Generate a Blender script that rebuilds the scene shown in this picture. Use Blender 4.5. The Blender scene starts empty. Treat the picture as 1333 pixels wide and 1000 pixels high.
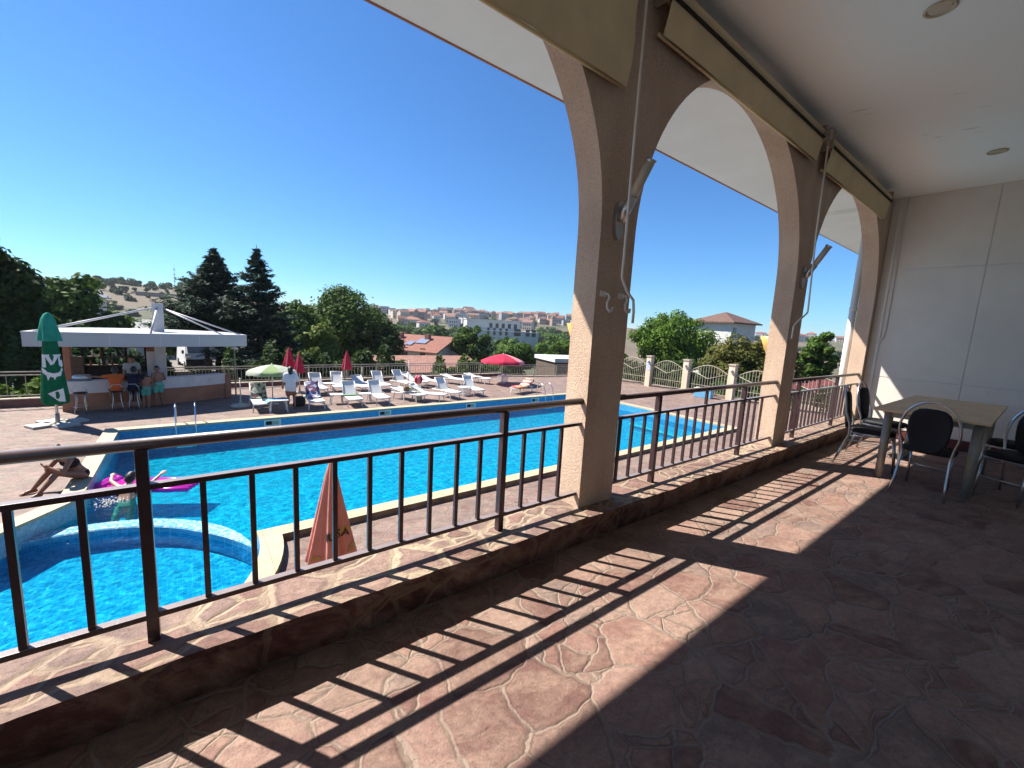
import bpy, bmesh, math, random
import numpy as np
from mathutils import Vector, Matrix, noise
R = math.radians
PI = math.pi
random.seed(7); rng = np.random.default_rng(7)
scene = bpy.context.scene
COL = scene.collection

# ------------------------------------------------------------------ camera
YAW, PIT, ROL, FPX = 0.662507729, -0.140217429, 0.0549632846, 542.300466
CAM = Vector((0, 0, 1.6))
fwd = Vector((math.sin(YAW)*math.cos(PIT), math.cos(YAW)*math.cos(PIT), math.sin(PIT)))
r0 = Vector((math.cos(YAW), -math.sin(YAW), 0)); u0 = r0.cross(fwd)
rgt = r0*math.cos(ROL)+u0*math.sin(ROL); up = -r0*math.sin(ROL)+u0*math.cos(ROL)
cd = bpy.data.cameras.new('camera'); cam = bpy.data.objects.new('camera', cd); COL.objects.link(cam)
cd.sensor_width = 36; cd.sensor_fit = 'HORIZONTAL'; cd.lens = FPX/1333*36
cd.clip_start = .02; cd.clip_end = 20000
M = Matrix((rgt, up, -fwd)).transposed().to_4x4(); M.translation = CAM
cam.matrix_world = M; scene.camera = cam

def at(x, y, Y):
    "the world point at depth Y seen in the photograph at (x, y)"
    d = fwd*FPX+rgt*(x-666.5)-up*(y-500)
    return CAM+d*(Y/d.y)
def atz(x, y, z):
    d = fwd*FPX+rgt*(x-666.5)-up*(y-500)
    return CAM+d*((z-CAM.z)/d.z)
def atd(x, y, D):
    "the world point at horizontal distance D"
    d = fwd*FPX+rgt*(x-666.5)-up*(y-500)
    return CAM+d*(D/math.hypot(d.x, d.y))

# ------------------------------------------------------------------ light
SUN_TO = Vector((-.47, .69, 1.0)).normalized()
ld = bpy.data.lights.new('sun', 'SUN'); ld.energy = 5.0; ld.angle = R(.5); ld.color = (1, .95, .87)
lo = bpy.data.objects.new('sun', ld); COL.objects.link(lo)
lo.rotation_euler = (-SUN_TO).to_track_quat('-Z', 'Y').to_euler()
w = bpy.data.worlds.new('World'); scene.world = w; w.use_nodes = True
wn = w.node_tree; bgn = wn.nodes['Background']
sky = wn.nodes.new('ShaderNodeTexSky'); sky.sky_type = 'NISHITA'; sky.sun_disc = False
sky.sun_elevation = math.asin(SUN_TO.z); sky.sun_rotation = math.atan2(SUN_TO.x, SUN_TO.y)
sky.air_density = 1.0; sky.dust_density = .1; sky.ozone_density = 2.0; sky.altitude = 0
tint = wn.nodes.new('ShaderNodeMix'); tint.data_type = 'RGBA'; tint.blend_type = 'MULTIPLY'; tint.inputs[0].default_value = 1
tint.inputs[7].default_value = (.43, .82, 1.22, 1)
wn.links.new(sky.outputs[0], tint.inputs[6]); wn.links.new(tint.outputs[2], bgn.inputs[0]); bgn.inputs[1].default_value = .054
vs = scene.view_settings
vs.view_transform = 'Standard'; vs.look = 'None'; vs.exposure = 1.35; vs.gamma = 1

# ------------------------------------------------------------------ materials
class NT:
    def __init__(s, name):
        s.m = bpy.data.materials.new(name); s.m.use_nodes = True
        s.t = s.m.node_tree; s.p = s.t.nodes['Principled BSDF']; s.out = s.t.nodes['Material Output']
    def n(s, kind, **kw):
        o = s.t.nodes.new('ShaderNode'+kind)
        for k, v in kw.items(): setattr(o, k, v)
        return o
    def l(s, a, b): s.t.links.new(a, b)
    def val(s, sock, v):
        if hasattr(v, 'links') or hasattr(v, 'is_linked'): s.l(v, sock)
        else: sock.default_value = v
    def math(s, op, a, b=0.0, clamp=False):
        o = s.n('Math', operation=op, use_clamp=clamp); s.val(o.inputs[0], a); s.val(o.inputs[1], b); return o.outputs[0]
    def mix(s, f, a, b, mode='MIX'):
        o = s.n('Mix', data_type='RGBA', blend_type=mode)
        s.val(o.inputs[0], f); s.val(o.inputs[6], c4(a)); s.val(o.inputs[7], c4(b)); return o.outputs[2]
    def noise(s, vec, scale, detail=3, rough=.55, dist=0.0):
        o = s.n('TexNoise'); s.l(vec, o.inputs['Vector']); o.inputs['Scale'].default_value = scale
        o.inputs['Detail'].default_value = detail; o.inputs['Roughness'].default_value = rough; o.inputs['Distortion'].default_value = dist
        return o
    def ramp(s, f, stops, mode='LINEAR'):
        o = s.n('ValToRGB'); s.l(f, o.inputs[0]); e = o.color_ramp; e.interpolation = mode
        while len(e.elements) < len(stops): e.elements.new(.5)
        for el, (p, c) in zip(e.elements, stops): el.position = p; el.color = c4(c)
        return o.outputs[0]
    def pos(s, obj=False):
        if obj: return s.n('TexCoord').outputs['Object']
        return s.n('NewGeometry').outputs['Position']
    def scale(s, v, sc):
        o = s.n('Mapping'); s.l(v, o.inputs[0]); o.inputs['Scale'].default_value = sc; return o.outputs[0]
    def bump(s, h, strength, dist=.01, prev=None):
        o = s.n('Bump'); o.inputs['Strength'].default_value = strength; o.inputs['Distance'].default_value = dist
        s.l(h, o.inputs['Height'])
        if prev is not None: s.l(prev, o.inputs['Normal'])
        return o.outputs[0]
def c4(c):
    if isinstance(c, (tuple, list)): return tuple(c)+((1,) if len(c) == 3 else ())
    return c

def plain(name, col, rough=.55, var=.12, sc=6, bump=0.0, bsc=40, metal=0.0, spec=.4, bdist=.01, obj=True):
    t = NT(name); v = t.pos(obj); n = t.noise(v, sc, 4)
    lo_ = tuple(c*(1-var) for c in col); hi = tuple(min(1, c*(1+var)) for c in col)
    t.l(t.ramp(n.outputs[0], [(.3, lo_), (.7, hi)]), t.p.inputs['Base Color'])
    t.p.inputs['Roughness'].default_value = rough; t.p.inputs['Metallic'].default_value = metal
    t.p.inputs['Specular IOR Level'].default_value = spec
    if bump:
        b = t.noise(v, bsc, 5, .6); t.l(t.bump(b.outputs[0], bump, bdist), t.p.inputs['Normal'])
    return t.m

def crazy(name, scale=2.2, stretch=(1, 1.25, 1), stones=None, mortar=(.36, .25, .17), mw=.045, bump=1.0, strata=1.0, dist=.22, plane='XY', lift=.012):
    t = NT(name); v = t.pos(False)
    if plane == 'XZ':
        s = t.n('SeparateXYZ'); t.l(v, s.inputs[0]); c = t.n('CombineXYZ')
        t.l(s.outputs[0], c.inputs[0]); t.l(t.math('ADD', s.outputs[2], s.outputs[1]), c.inputs[1]); v = c.outputs[0]
    n1 = t.noise(v, 1.7, 3, .6); n1b = t.noise(v, 6.5, 3, .6)
    a = t.n('VectorMath', operation='SUBTRACT'); t.l(n1.outputs['Color'], a.inputs[0]); a.inputs[1].default_value = (.5, .5, .5)
    a2 = t.n('VectorMath', operation='SCALE'); t.l(a.outputs[0], a2.inputs[0]); a2.inputs['Scale'].default_value = dist*1.6
    b = t.n('VectorMath', operation='SUBTRACT'); t.l(n1b.outputs['Color'], b.inputs[0]); b.inputs[1].default_value = (.5, .5, .5)
    b2 = t.n('VectorMath', operation='SCALE'); t.l(b.outputs[0], b2.inputs[0]); b2.inputs['Scale'].default_value = dist*.42
    s1 = t.n('VectorMath', operation='ADD'); t.l(v, s1.inputs[0]); t.l(a2.outputs[0], s1.inputs[1])
    s2 = t.n('VectorMath', operation='ADD'); t.l(s1.outputs[0], s2.inputs[0]); t.l(b2.outputs[0], s2.inputs[1])
    mp = t.n('Mapping'); t.l(s2.outputs[0], mp.inputs[0]); mp.inputs['Rotation'].default_value = (0, 0, .5); mp.inputs['Scale'].default_value = stretch
    def vor(feature):
        o = t.n('TexVoronoi', feature=feature, voronoi_dimensions='2D'); t.l(mp.outputs[0], o.inputs['Vector'])
        o.inputs['Scale'].default_value = scale; o.inputs['Randomness'].default_value = 1.0; return o
    def pair(k):
        a_, b_ = vor('F1'), vor('DISTANCE_TO_EDGE')
        for o in (a_, b_): o.inputs['Scale'].default_value = scale*k
        return a_, b_
    (fa, ea), (fb, eb) = pair(.86), pair(1.6)
    sa = t.n('SeparateColor'); t.l(fa.outputs['Color'], sa.inputs[0]); pick = t.math('GREATER_THAN', sa.outputs[2], .66)
    f1 = t.mix(pick, fa.outputs['Color'], fb.outputs['Color'])
    ebs = t.math('MULTIPLY', eb.outputs['Distance'], .72)
    de_ = t.math('MINIMUM', ea.outputs['Distance'], t.math('ADD', ebs, t.math('MULTIPLY', t.math('SUBTRACT', 1.0, pick), 5.0)))
    jit = t.noise(v, 2.6, 3, .6)
    de_ = t.math('DIVIDE', de_, t.math('MULTIPLY_ADD', jit.outputs[0], 1.7)); t.t.nodes[-1].inputs[2].default_value = .15
    sep = t.n('SeparateColor'); t.l(f1, sep.inputs[0])
    pm = t.mix(pick, fa.outputs['Position'], fb.outputs['Position']); lv = t.n('VectorMath', operation='SUBTRACT'); t.l(mp.outputs[0], lv.inputs[0]); t.l(pm, lv.inputs[1])
    rv = t.n('VectorMath', operation='SUBTRACT'); t.l(f1, rv.inputs[0]); rv.inputs[1].default_value = (.5, .5, .5)
    dp = t.n('VectorMath', operation='DOT_PRODUCT'); t.l(lv.outputs[0], dp.inputs[0]); t.l(rv.outputs[0], dp.inputs[1])
    grain = t.noise(v, 110, 3, .7)
    stones = stones or [(.135, .072, .06), (.18, .097, .08), (.17, .105, .086), (.21, .128, .104), (.225, .15, .12), (.155, .11, .094), (.18, .10, .08)]
    base = t.ramp(sep.outputs[0], [(i/len(stones), c) for i, c in enumerate(stones)], 'CONSTANT')
    val = t.math('MULTIPLY_ADD', sep.outputs[1], .35); t.t.nodes[-1].inputs[2].default_value = .85
    # veins and stains inside the stones
    n2 = t.noise(t.scale(mp.outputs[0], (1, 2.0, 1)), 3.0, 8, .7, .4)
    n3 = t.noise(v, 26, 5, .65)
    dirt = t.noise(v, 1.1, 5, .6)
    col = t.mix(t.ramp(n2.outputs[0], [(.42, (0,)*3), (.72, (.85,)*3)]), base, (.30, .21, .16))
    col = t.mix(.45, col, t.ramp(n3.outputs[0], [(.25, (.22, .21, .205)), (.78, (.80, .76, .73))]), 'OVERLAY')
    col = t.mix(.35, col, t.ramp(grain.outputs[0], [(.3, (.25,)*3), (.7, (.75,)*3)]), 'OVERLAY')
    mfac = t.ramp(t.math('ADD', de_, t.math('MULTIPLY', t.math('SUBTRACT', n3.outputs[0], .5), mw*.9)), [(mw*.55, (1, 1, 1)), (mw*.95, (0, 0, 0))])
    # the mortar is worn away or grimed in places
    mm = t.math('MULTIPLY', mfac, t.ramp(dirt.outputs[0], [(.3, (.3,)*3), (.62, (1,)*3)]))
    mcol = t.mix(n3.outputs[0], mortar, tuple(c*.62 for c in mortar))
    crk = t.ramp(de_, [(mw*.62, (0,)*3), (mw*.9, (1,)*3), (mw*1.05, (1,)*3), (mw*1.5, (0,)*3)])
    col = t.mix(mm, col, mcol); col = t.mix(t.math('MULTIPLY', crk, t.math('MULTIPLY', sep.outputs[1], .5)), col, (.05, .03, .025))
    col = t.mix(.5, col, t.ramp(dirt.outputs[0], [(.3, (.40,)*3), (.7, (.62,)*3)]), 'OVERLAY')
    t.l(col, t.p.inputs['Base Color']); t.p.inputs['Roughness'].default_value = .72
    t.p.inputs['Specular IOR Level'].default_value = .3
    h1 = t.ramp(de_, [(0, (0,)*3), (mw*.8, (.8,)*3), (mw*2, (1,)*3)])
    lay = t.noise(t.scale(mp.outputs[0], (1, 1.6, 1)), 2.6, 9, .62, .35)
    st = t.n('Math', operation='SNAP'); t.l(t.math('MULTIPLY', lay.outputs[0], 1.0), st.inputs[0]); st.inputs[1].default_value = .09
    hh = t.math('ADD', t.math('MULTIPLY', h1, .45), t.math('MULTIPLY', t.math('ADD', st.outputs[0], t.math('MULTIPLY', lay.outputs[0], .6)), .9*strata))
    hh = t.math('ADD', hh, t.math('MULTIPLY', sep.outputs[2], .45))
    hh = t.math('ADD', hh, t.math('MULTIPLY', n3.outputs[0], .34)); hh = t.math('ADD', hh, t.math('MULTIPLY', dp.outputs['Value'], 6.0)); hh = t.math('ADD', hh, t.math('MULTIPLY', grain.outputs[0], .14))
    t.l(t.bump(hh, bump, lift), t.p.inputs['Normal'])
    return t.m

m_floor = crazy('terrace_flagstone', 3.6, bump=.9, lift=.016, mw=.036, dist=.17, mortar=(.27, .205, .16))
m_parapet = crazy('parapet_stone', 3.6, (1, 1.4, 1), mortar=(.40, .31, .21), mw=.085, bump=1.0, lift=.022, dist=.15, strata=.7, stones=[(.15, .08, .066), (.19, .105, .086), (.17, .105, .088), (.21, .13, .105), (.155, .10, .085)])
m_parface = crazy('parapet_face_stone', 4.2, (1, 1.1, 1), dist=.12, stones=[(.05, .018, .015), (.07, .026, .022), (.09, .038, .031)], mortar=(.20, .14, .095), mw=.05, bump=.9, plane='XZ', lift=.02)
m_deck = crazy('deck_flagstone', 3.4, mortar=(.23, .185, .15), mw=.06, bump=.6, strata=.5, dist=.16,
               stones=[(.138, .085, .074), (.168, .104, .090), (.152, .108, .094), (.178, .120, .104), (.195, .140, .120), (.142, .102, .088)])
m_kerb = plain('kerb_brown_render', (.20, .10, .08), .8, .25, 3, .5, 30)
m_kerbtop = plain('kerb_cap_stone', (.36, .30, .235), .8, .2, 3, .4, 30)

def stucco(name, c, bmp=.8, sc=85):
    t = NT(name); v = t.pos(False)
    n = t.noise(v, sc, 6, .7); n2 = t.noise(v, 2.0, 4); n3 = t.noise(v, sc*1.7, 4, .7)
    col = t.ramp(n.outputs[0], [(.3, tuple(x*.72 for x in c)), (.55, c), (.8, tuple(min(1, x*1.2) for x in c))])
    ns = t.noise(t.scale(v, (3, 3, .5)), 1.6, 6, .65, .3)
    col = t.mix(.45, col, t.ramp(n2.outputs[0], [(.3, (.40,)*3), (.7, (.60,)*3)]), 'OVERLAY'); col = t.mix(.35, col, t.ramp(ns.outputs[0], [(.35, (.34, .33, .32)), (.6, (.55,)*3)]), 'OVERLAY')
    t.l(col, t.p.inputs['Base Color']); t.p.inputs['Roughness'].default_value = .9; t.p.inputs['Specular IOR Level'].default_value = .2
    t.l(t.bump(t.math('ADD', n.outputs[0], t.math('MULTIPLY', n3.outputs[0], .5)), bmp, .012), t.p.inputs['Normal'])
    return t.m
m_stucco = stucco('peach_roughcast', (.62, .455, .335))
m_pillar = stucco('cream_pillar_render', (.66, .54, .40), .4, 60)
m_soffit = plain('soffit_white_paint', (.83, .84, .80), .85, .04, 1.5, .08, 60, obj=False)
def ceiling_mat():
    t = NT('ceiling_plaster'); v = t.pos(False)
    n = t.noise(v, .8, 4); n2 = t.noise(v, 30, 4)
    col = t.ramp(n.outputs[0], [(.3, (.85, .89, .86)), (.7, (.89, .93, .91))])
    t.l(col, t.p.inputs['Base Color']); t.p.inputs['Roughness'].default_value = .9
    t.l(t.bump(n2.outputs[0], .12, .01), t.p.inputs['Normal']); return t.m
m_ceil = ceiling_mat()
m_crack = plain('bare_plaster_scratch', (.22, .18, .15), .9, .3, 20)
m_panel = plain('white_wall_panel', (.66, .61, .545), .6, .05, 2, .05, 20, obj=False)
m_trim = plain('white_trim', (.72, .70, .67), .55, .05, 4)
m_seam = plain('grey_panel_seam', (.62, .60, .58), .7, .1, 8)
m_skirt = plain('dark_red_skirting', (.10, .025, .022), .45, .2, 6)
m_olive = plain('olive_beige_canvas', (.68, .54, .32), .85, .10, 3, .25, 300, bdist=.004)
m_gear = plain('grey_beige_plastic', (.30, .26, .21), .5, .15, 8)
m_whitemetal = plain('white_painted_rod', (.62, .58, .52), .4, .08, 8)
m_rail = plain('dark_maroon_paint', (.040, .016, .018), .42, .3, 9, .15, 60, spec=.4)
def rail_mat():
    t = NT('dark_maroon_paint'); v = t.pos(True); n = t.noise(v, 9, 4); g = t.n('NewGeometry'); sp = t.n('SeparateXYZ'); t.l(g.outputs['Normal'], sp.inputs[0])
    top_sheen = t.math('MULTIPLY', t.math('POWER', t.math('MAXIMUM', sp.outputs[2], 0.0), 3.0), t.math('MULTIPLY_ADD', n.outputs[0], .5)); t.t.nodes[-1].inputs[2].default_value = .35
    t.l(t.mix(top_sheen, t.ramp(n.outputs[0], [(.3, (.028, .011, .013)), (.7, (.048, .020, .022))]), (.26, .21, .20)), t.p.inputs['Base Color'])  # up-facing sides mixed paler: the lit sheen of the rails painted into the colour
    t.p.inputs['Roughness'].default_value = .42; t.p.inputs['Coat Weight'].default_value = .4; t.p.inputs['Coat Roughness'].default_value = .18
    t.l(t.bump(t.noise(v, 60, 4).outputs[0], .12, .01), t.p.inputs['Normal']); return t.m
m_rail = rail_mat()
m_galv = plain('weathered_grey_metal', (.33, .30, .25), .5, .2, 8, metal=.35)
m_fencew = plain('cream_painted_iron', (.33, .29, .22), .5, .2, 8)
m_steel = plain('brushed_steel', (.52, .52, .53), .28, .1, 8, metal=.95)
m_chrome = plain('chrome_tube', (.75, .75, .76), .12, .03, 8, metal=1.0)
m_black = plain('black_vinyl', (.006, .006, .010), .65, .2, 8, .1, 120)
m_tabletop = plain('beige_table_laminate', (.70, .48, .28), .55, .12, 5, .05, 80)
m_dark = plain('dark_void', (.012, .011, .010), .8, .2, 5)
m_white = plain('white_plastic', (.64, .63, .60), .45, .04, 5)
m_sling = plain('white_woven_sling', (.60, .59, .56), .7, .05, 5, .3, 160)
m_conc = plain('white_concrete', (.42, .40, .355), .85, .12, 4, .3, 40)
m_canopyw = plain('canopy_white_panel', (.46, .45, .45), .45, .04, 1.5)
m_terra = plain('terracotta_render', (.36, .17, .10), .85, .15, 2.5, .3, 50)
m_mast = plain('mast_grey_render', (.50, .49, .49), .8, .1, 3, .3, 50)
m_marble = plain('grey_white_counter_front', (.62, .60, .58), .5, .1, 3)
m_lampglass = NT('frosted_lamp_tube'); m_lampglass.p.inputs['Base Color'].default_value = (.46, .41, .32, 1)
m_lampglass.p.inputs['Roughness'].default_value = .35; m_lampglass = m_lampglass.m
def amber_mat():
    t = NT('amber_glass_shade'); t.l(t.mix(t.noise(t.pos(True), 20).outputs[0], (.85, .48, .10), (.80, .60, .28)), t.p.inputs['Base Color'])
    t.p.inputs['Roughness'].default_value = .3
    tr = t.n('BsdfTranslucent'); tr.inputs[0].default_value = (.9, .55, .15, 1); mx = t.n('MixShader'); mx.inputs[0].default_value = .5
    t.l(t.p.outputs[0], mx.inputs[1]); t.l(tr.outputs[0], mx.inputs[2]); t.l(mx.outputs[0], t.out.inputs[0]); return t.m
m_amber = amber_mat()
def cloth(name, c, var=.12, trans=.25, rough=.85):
    t = NT(name); n = t.noise(t.pos(True), 5, 4)
    col = t.ramp(n.outputs[0], [(.3, tuple(x*(1-var) for x in c)), (.7, tuple(min(1, x*(1+var)) for x in c))])
    t.l(col, t.p.inputs['Base Color']); t.p.inputs['Roughness'].default_value = rough; t.p.inputs['Specular IOR Level'].default_value = .15
    t.l(t.bump(t.noise(t.pos(True), 14, 3).outputs[0], .25, .03), t.p.inputs['Normal'])
    if trans:
        tr = t.n('BsdfTranslucent'); t.l(col, tr.inputs[0]); mx = t.n('MixShader'); mx.inputs[0].default_value = trans
        t.l(t.p.outputs[0], mx.inputs[1]); t.l(tr.outputs[0], mx.inputs[2]); t.l(mx.outputs[0], t.out.inputs[0])
    return t.m
m_green = cloth('green_parasol_cloth', (.006, .135, .06), .2, .12)
m_green2 = cloth('pale_green_parasol_cap', (.03, .30, .20), .15, .15)
m_logo = plain('white_print', (.72, .74, .70), .8, .08, 8)
m_peach = cloth('faded_peach_parasol_cloth', (.62, .27, .22), .10, .12)
m_ochre = plain('ochre_print', (.45, .28, .08), .8, .2, 8)
m_ink = plain('dark_print', (.05, .03, .03), .8, .2, 8)
m_red = cloth('red_parasol_cloth', (.46, .035, .075), .15, .25)
m_redpale = cloth('pale_pink_parasol_panel', (.72, .30, .33), .12, .25)
m_limegrn = cloth('lime_green_panel', (.30, .40, .19), .12, .3)
m_palegrn = cloth('white_green_panel', (.46, .50, .40), .1, .3)
def skin(name, c):
    t = NT(name); n = t.noise(t.pos(True), 12, 3)
    t.l(t.ramp(n.outputs[0], [(.3, tuple(x*.88 for x in c)), (.7, tuple(min(1, x*1.1) for x in c))]), t.p.inputs['Base Color'])
    t.p.inputs['Roughness'].default_value = .5; t.p.inputs['Subsurface Weight'].default_value = .1; t.p.inputs['Subsurface Radius'].default_value = (.02, .008, .004); return t.m
m_skin = skin('tanned_skin', (.33, .16, .09)); m_skin2 = skin('light_skin', (.50, .29, .19)); m_skin3 = skin('deep_tan_skin', (.22, .10, .055))
m_hair = plain('dark_hair', (.018, .012, .010), .5, .3, 30, .4, 80)
m_shirtw = cloth('white_shirt', (.74, .72, .74), .06, .2)
m_orange = cloth('orange_shirt', (.60, .12, .03), .12, .1)
m_navy = cloth('dark_navy_shirt', (.012, .014, .03), .2, 0)
m_teal = cloth('turquoise_shorts', (.10, .42, .34), .12, .1)
m_bikini = cloth('dark_bikini', (.02, .015, .02), .2, 0)
m_magenta = NT('magenta_vinyl'); m_magenta.p.inputs['Base Color'].default_value = (.55, .03, .42, 1); m_magenta.p.inputs['Roughness'].default_value = .15
_t = m_magenta; _tr = _t.n('BsdfTransparent'); _tr.inputs[0].default_value = (1, .35, .9, 1); _mx = _t.n('MixShader'); _mx.inputs[0].default_value = .35
_t.l(_t.p.outputs[0], _mx.inputs[1]); _t.l(_tr.outputs[0], _mx.inputs[2]); _t.l(_mx.outputs[0], _t.out.inputs[0]); m_magenta = m_magenta.m
def stripes(name, cols, sc, axis=0, rough=.85):
    t = NT(name); v = t.pos(True); s = t.n('SeparateXYZ'); t.l(v, s.inputs[0])
    nn = t.noise(v, 9, 2)
    f = t.math('FRACT', t.math('ADD', t.math('MULTIPLY', s.outputs[axis], sc), t.math('MULTIPLY', nn.outputs[0], .5)))
    t.l(t.ramp(f, [(i/len(cols), c) for i, c in enumerate(cols)], 'CONSTANT'), t.p.inputs['Base Color'])
    t.p.inputs['Roughness'].default_value = rough; return t.m
def blotch(name, cols, sc):
    t = NT(name); v = t.pos(True); o = t.n('TexVoronoi'); o.inputs['Scale'].default_value = sc
    n = t.noise(v, sc*.8, 3); ad = t.n('VectorMath', operation='ADD'); t.l(v, ad.inputs[0]); sc_ = t.n('VectorMath', operation='SCALE'); t.l(n.outputs['Color'], sc_.inputs[0]); sc_.inputs['Scale'].default_value = .2
    t.l(sc_.outputs[0], ad.inputs[1]); t.l(ad.outputs[0], o.inputs['Vector']); s = t.n('SeparateColor'); t.l(o.outputs['Color'], s.inputs[0])
    t.l(t.ramp(s.outputs[0], [(i/len(cols), c) for i, c in enumerate(cols)], 'CONSTANT'), t.p.inputs['Base Color']); t.p.inputs['Roughness'].default_value = .9; return t.m
m_towelblue = blotch('blue_white_patterned_towel', [(.05, .09, .30), (.55, .56, .62), (.02, .03, .12), (.30, .36, .52), (.20, .06, .10)], 9)
m_toweldark = blotch('dark_patterned_towel', [(.03, .04, .03), (.20, .24, .18), (.015, .02, .015), (.12, .04, .05), (.30, .32, .28)], 9)
m_towelgreen = plain('green_towel', (.12, .24, .12), .9, .2, 8)
m_towelor = blotch('orange_red_towel', [(.62, .16, .08), (.60, .07, .09), (.68, .28, .12)], 3)
m_towelstripe = stripes('striped_purple_yellow_towel', [(.10, .05, .14), (.60, .40, .12), (.66, .58, .46), (.42, .10, .10)], 3.5, 0)
m_bluecloth = cloth('light_blue_towel', (.14, .30, .46), .15, 0)

# water and tiles
def tile_mat(name, c, mort, sc=40.0, wall=False):
    t = NT(name); v = t.pos(False)
    if wall:
        s = t.n('SeparateXYZ'); t.l(v, s.inputs[0]); c_ = t.n('CombineXYZ')
        t.l(t.math('ADD', s.outputs[0], t.math('MULTIPLY', s.outputs[1], .93)), c_.inputs[0]); t.l(s.outputs[2], c_.inputs[1]); v2 = c_.outputs[0]
    else: v2 = v
    b = t.n('TexBrick'); b.offset = 0.0; b.inputs['Scale'].default_value = 1.0
    b.inputs['Brick Width'].default_value = 1/sc; b.inputs['Row Height'].default_value = 1/sc; b.inputs['Mortar Size'].default_value = .06/sc; b.inputs['Mortar Smooth'].default_value = .1
    b.inputs['Color1'].default_value = c4(tuple(x*.85 for x in c)); b.inputs['Color2'].default_value = c4(tuple(min(1, x*1.15) for x in c)); b.inputs['Mortar'].default_value = c4(mort)
    t.l(v2, b.inputs['Vector'])
    wn_ = t.n('TexWhiteNoise', noise_dimensions='3D'); q = t.n('VectorMath', operation='SNAP'); t.l(v2, q.inputs[0]); q.inputs[1].default_value = (1/sc,)*3; t.l(q.outputs[0], wn_.inputs[0])
    col = t.mix(.3, b.outputs[0], t.ramp(wn_.outputs[0], [(0, (.25,)*3), (1, (.75,)*3)]), 'OVERLAY')
    t.l(col, t.p.inputs['Base Color']); t.p.inputs['Roughness'].default_value = .25; return t.m
m_tile = tile_mat('pool_floor_mosaic', (.016, .315, .485), (.07, .40, .53), 16)
m_tilewall = tile_mat('pool_wall_mosaic', (.03, .24, .46), (.10, .32, .48), 22, True)
m_tileline = tile_mat('waterline_mosaic', (.16, .32, .42), (.42, .50, .52), 28, True)
m_ring = tile_mat('pale_ring_mosaic', (.20, .38, .47), (.34, .44, .48), 26)
def ring_mat():
    t = NT('wet_ring_mosaic'); v = t.pos(False); vo = t.n('TexVoronoi', voronoi_dimensions='2D'); t.l(v, vo.inputs['Vector']); vo.inputs['Scale'].default_value = 26; vo.inputs['Randomness'].default_value = .35
    s_ = t.n('SeparateColor'); t.l(vo.outputs['Color'], s_.inputs[0]); n = t.noise(v, 9, 3)
    t.l(t.mix(t.math('MULTIPLY', n.outputs[0], .5), t.ramp(s_.outputs[0], [(0, (.10, .30, .42)), (.35, (.20, .40, .48)), (.6, (.34, .44, .48)), (.85, (.50, .54, .55))], 'CONSTANT'), (.16, .38, .50)), t.p.inputs['Base Color'])
    t.p.inputs['Roughness'].default_value = .12; t.l(t.bump(t.noise(v, 14, 3).outputs[0], .4, .03), t.p.inputs['Normal']); return t.m
m_ring = ring_mat()
m_coping = None
def coping_mat():
    t = NT('yellow_stone_coping'); v = t.pos(False)
    b = t.n('TexBrick'); b.offset = 0; b.inputs['Scale'].default_value = 1; b.inputs['Brick Width'].default_value = .42; b.inputs['Row Height'].default_value = .42
    b.inputs['Mortar Size'].default_value = .006; b.inputs['Color1'].default_value = (.36, .30, .19, 1); b.inputs['Color2'].default_value = (.40, .34, .225, 1); b.inputs['Mortar'].default_value = (.25, .20, .13, 1)
    t.l(v, b.inputs['Vector']); n = t.noise(v, 9, 5)
    t.l(t.mix(.4, b.outputs[0], t.ramp(n.outputs[0], [(.3, (.40,)*3), (.7, (.6,)*3)]), 'OVERLAY'), t.p.inputs['Base Color']); t.p.inputs['Roughness'].default_value = .7
    t.l(t.bump(n.outputs[0], .3, .01), t.p.inputs['Normal']); return t.m
m_coping = coping_mat()
m_copedge = plain('dark_coping_side', (.16, .12, .085), .8, .3, 5)  # outer side of the coping, darker than its top
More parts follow.
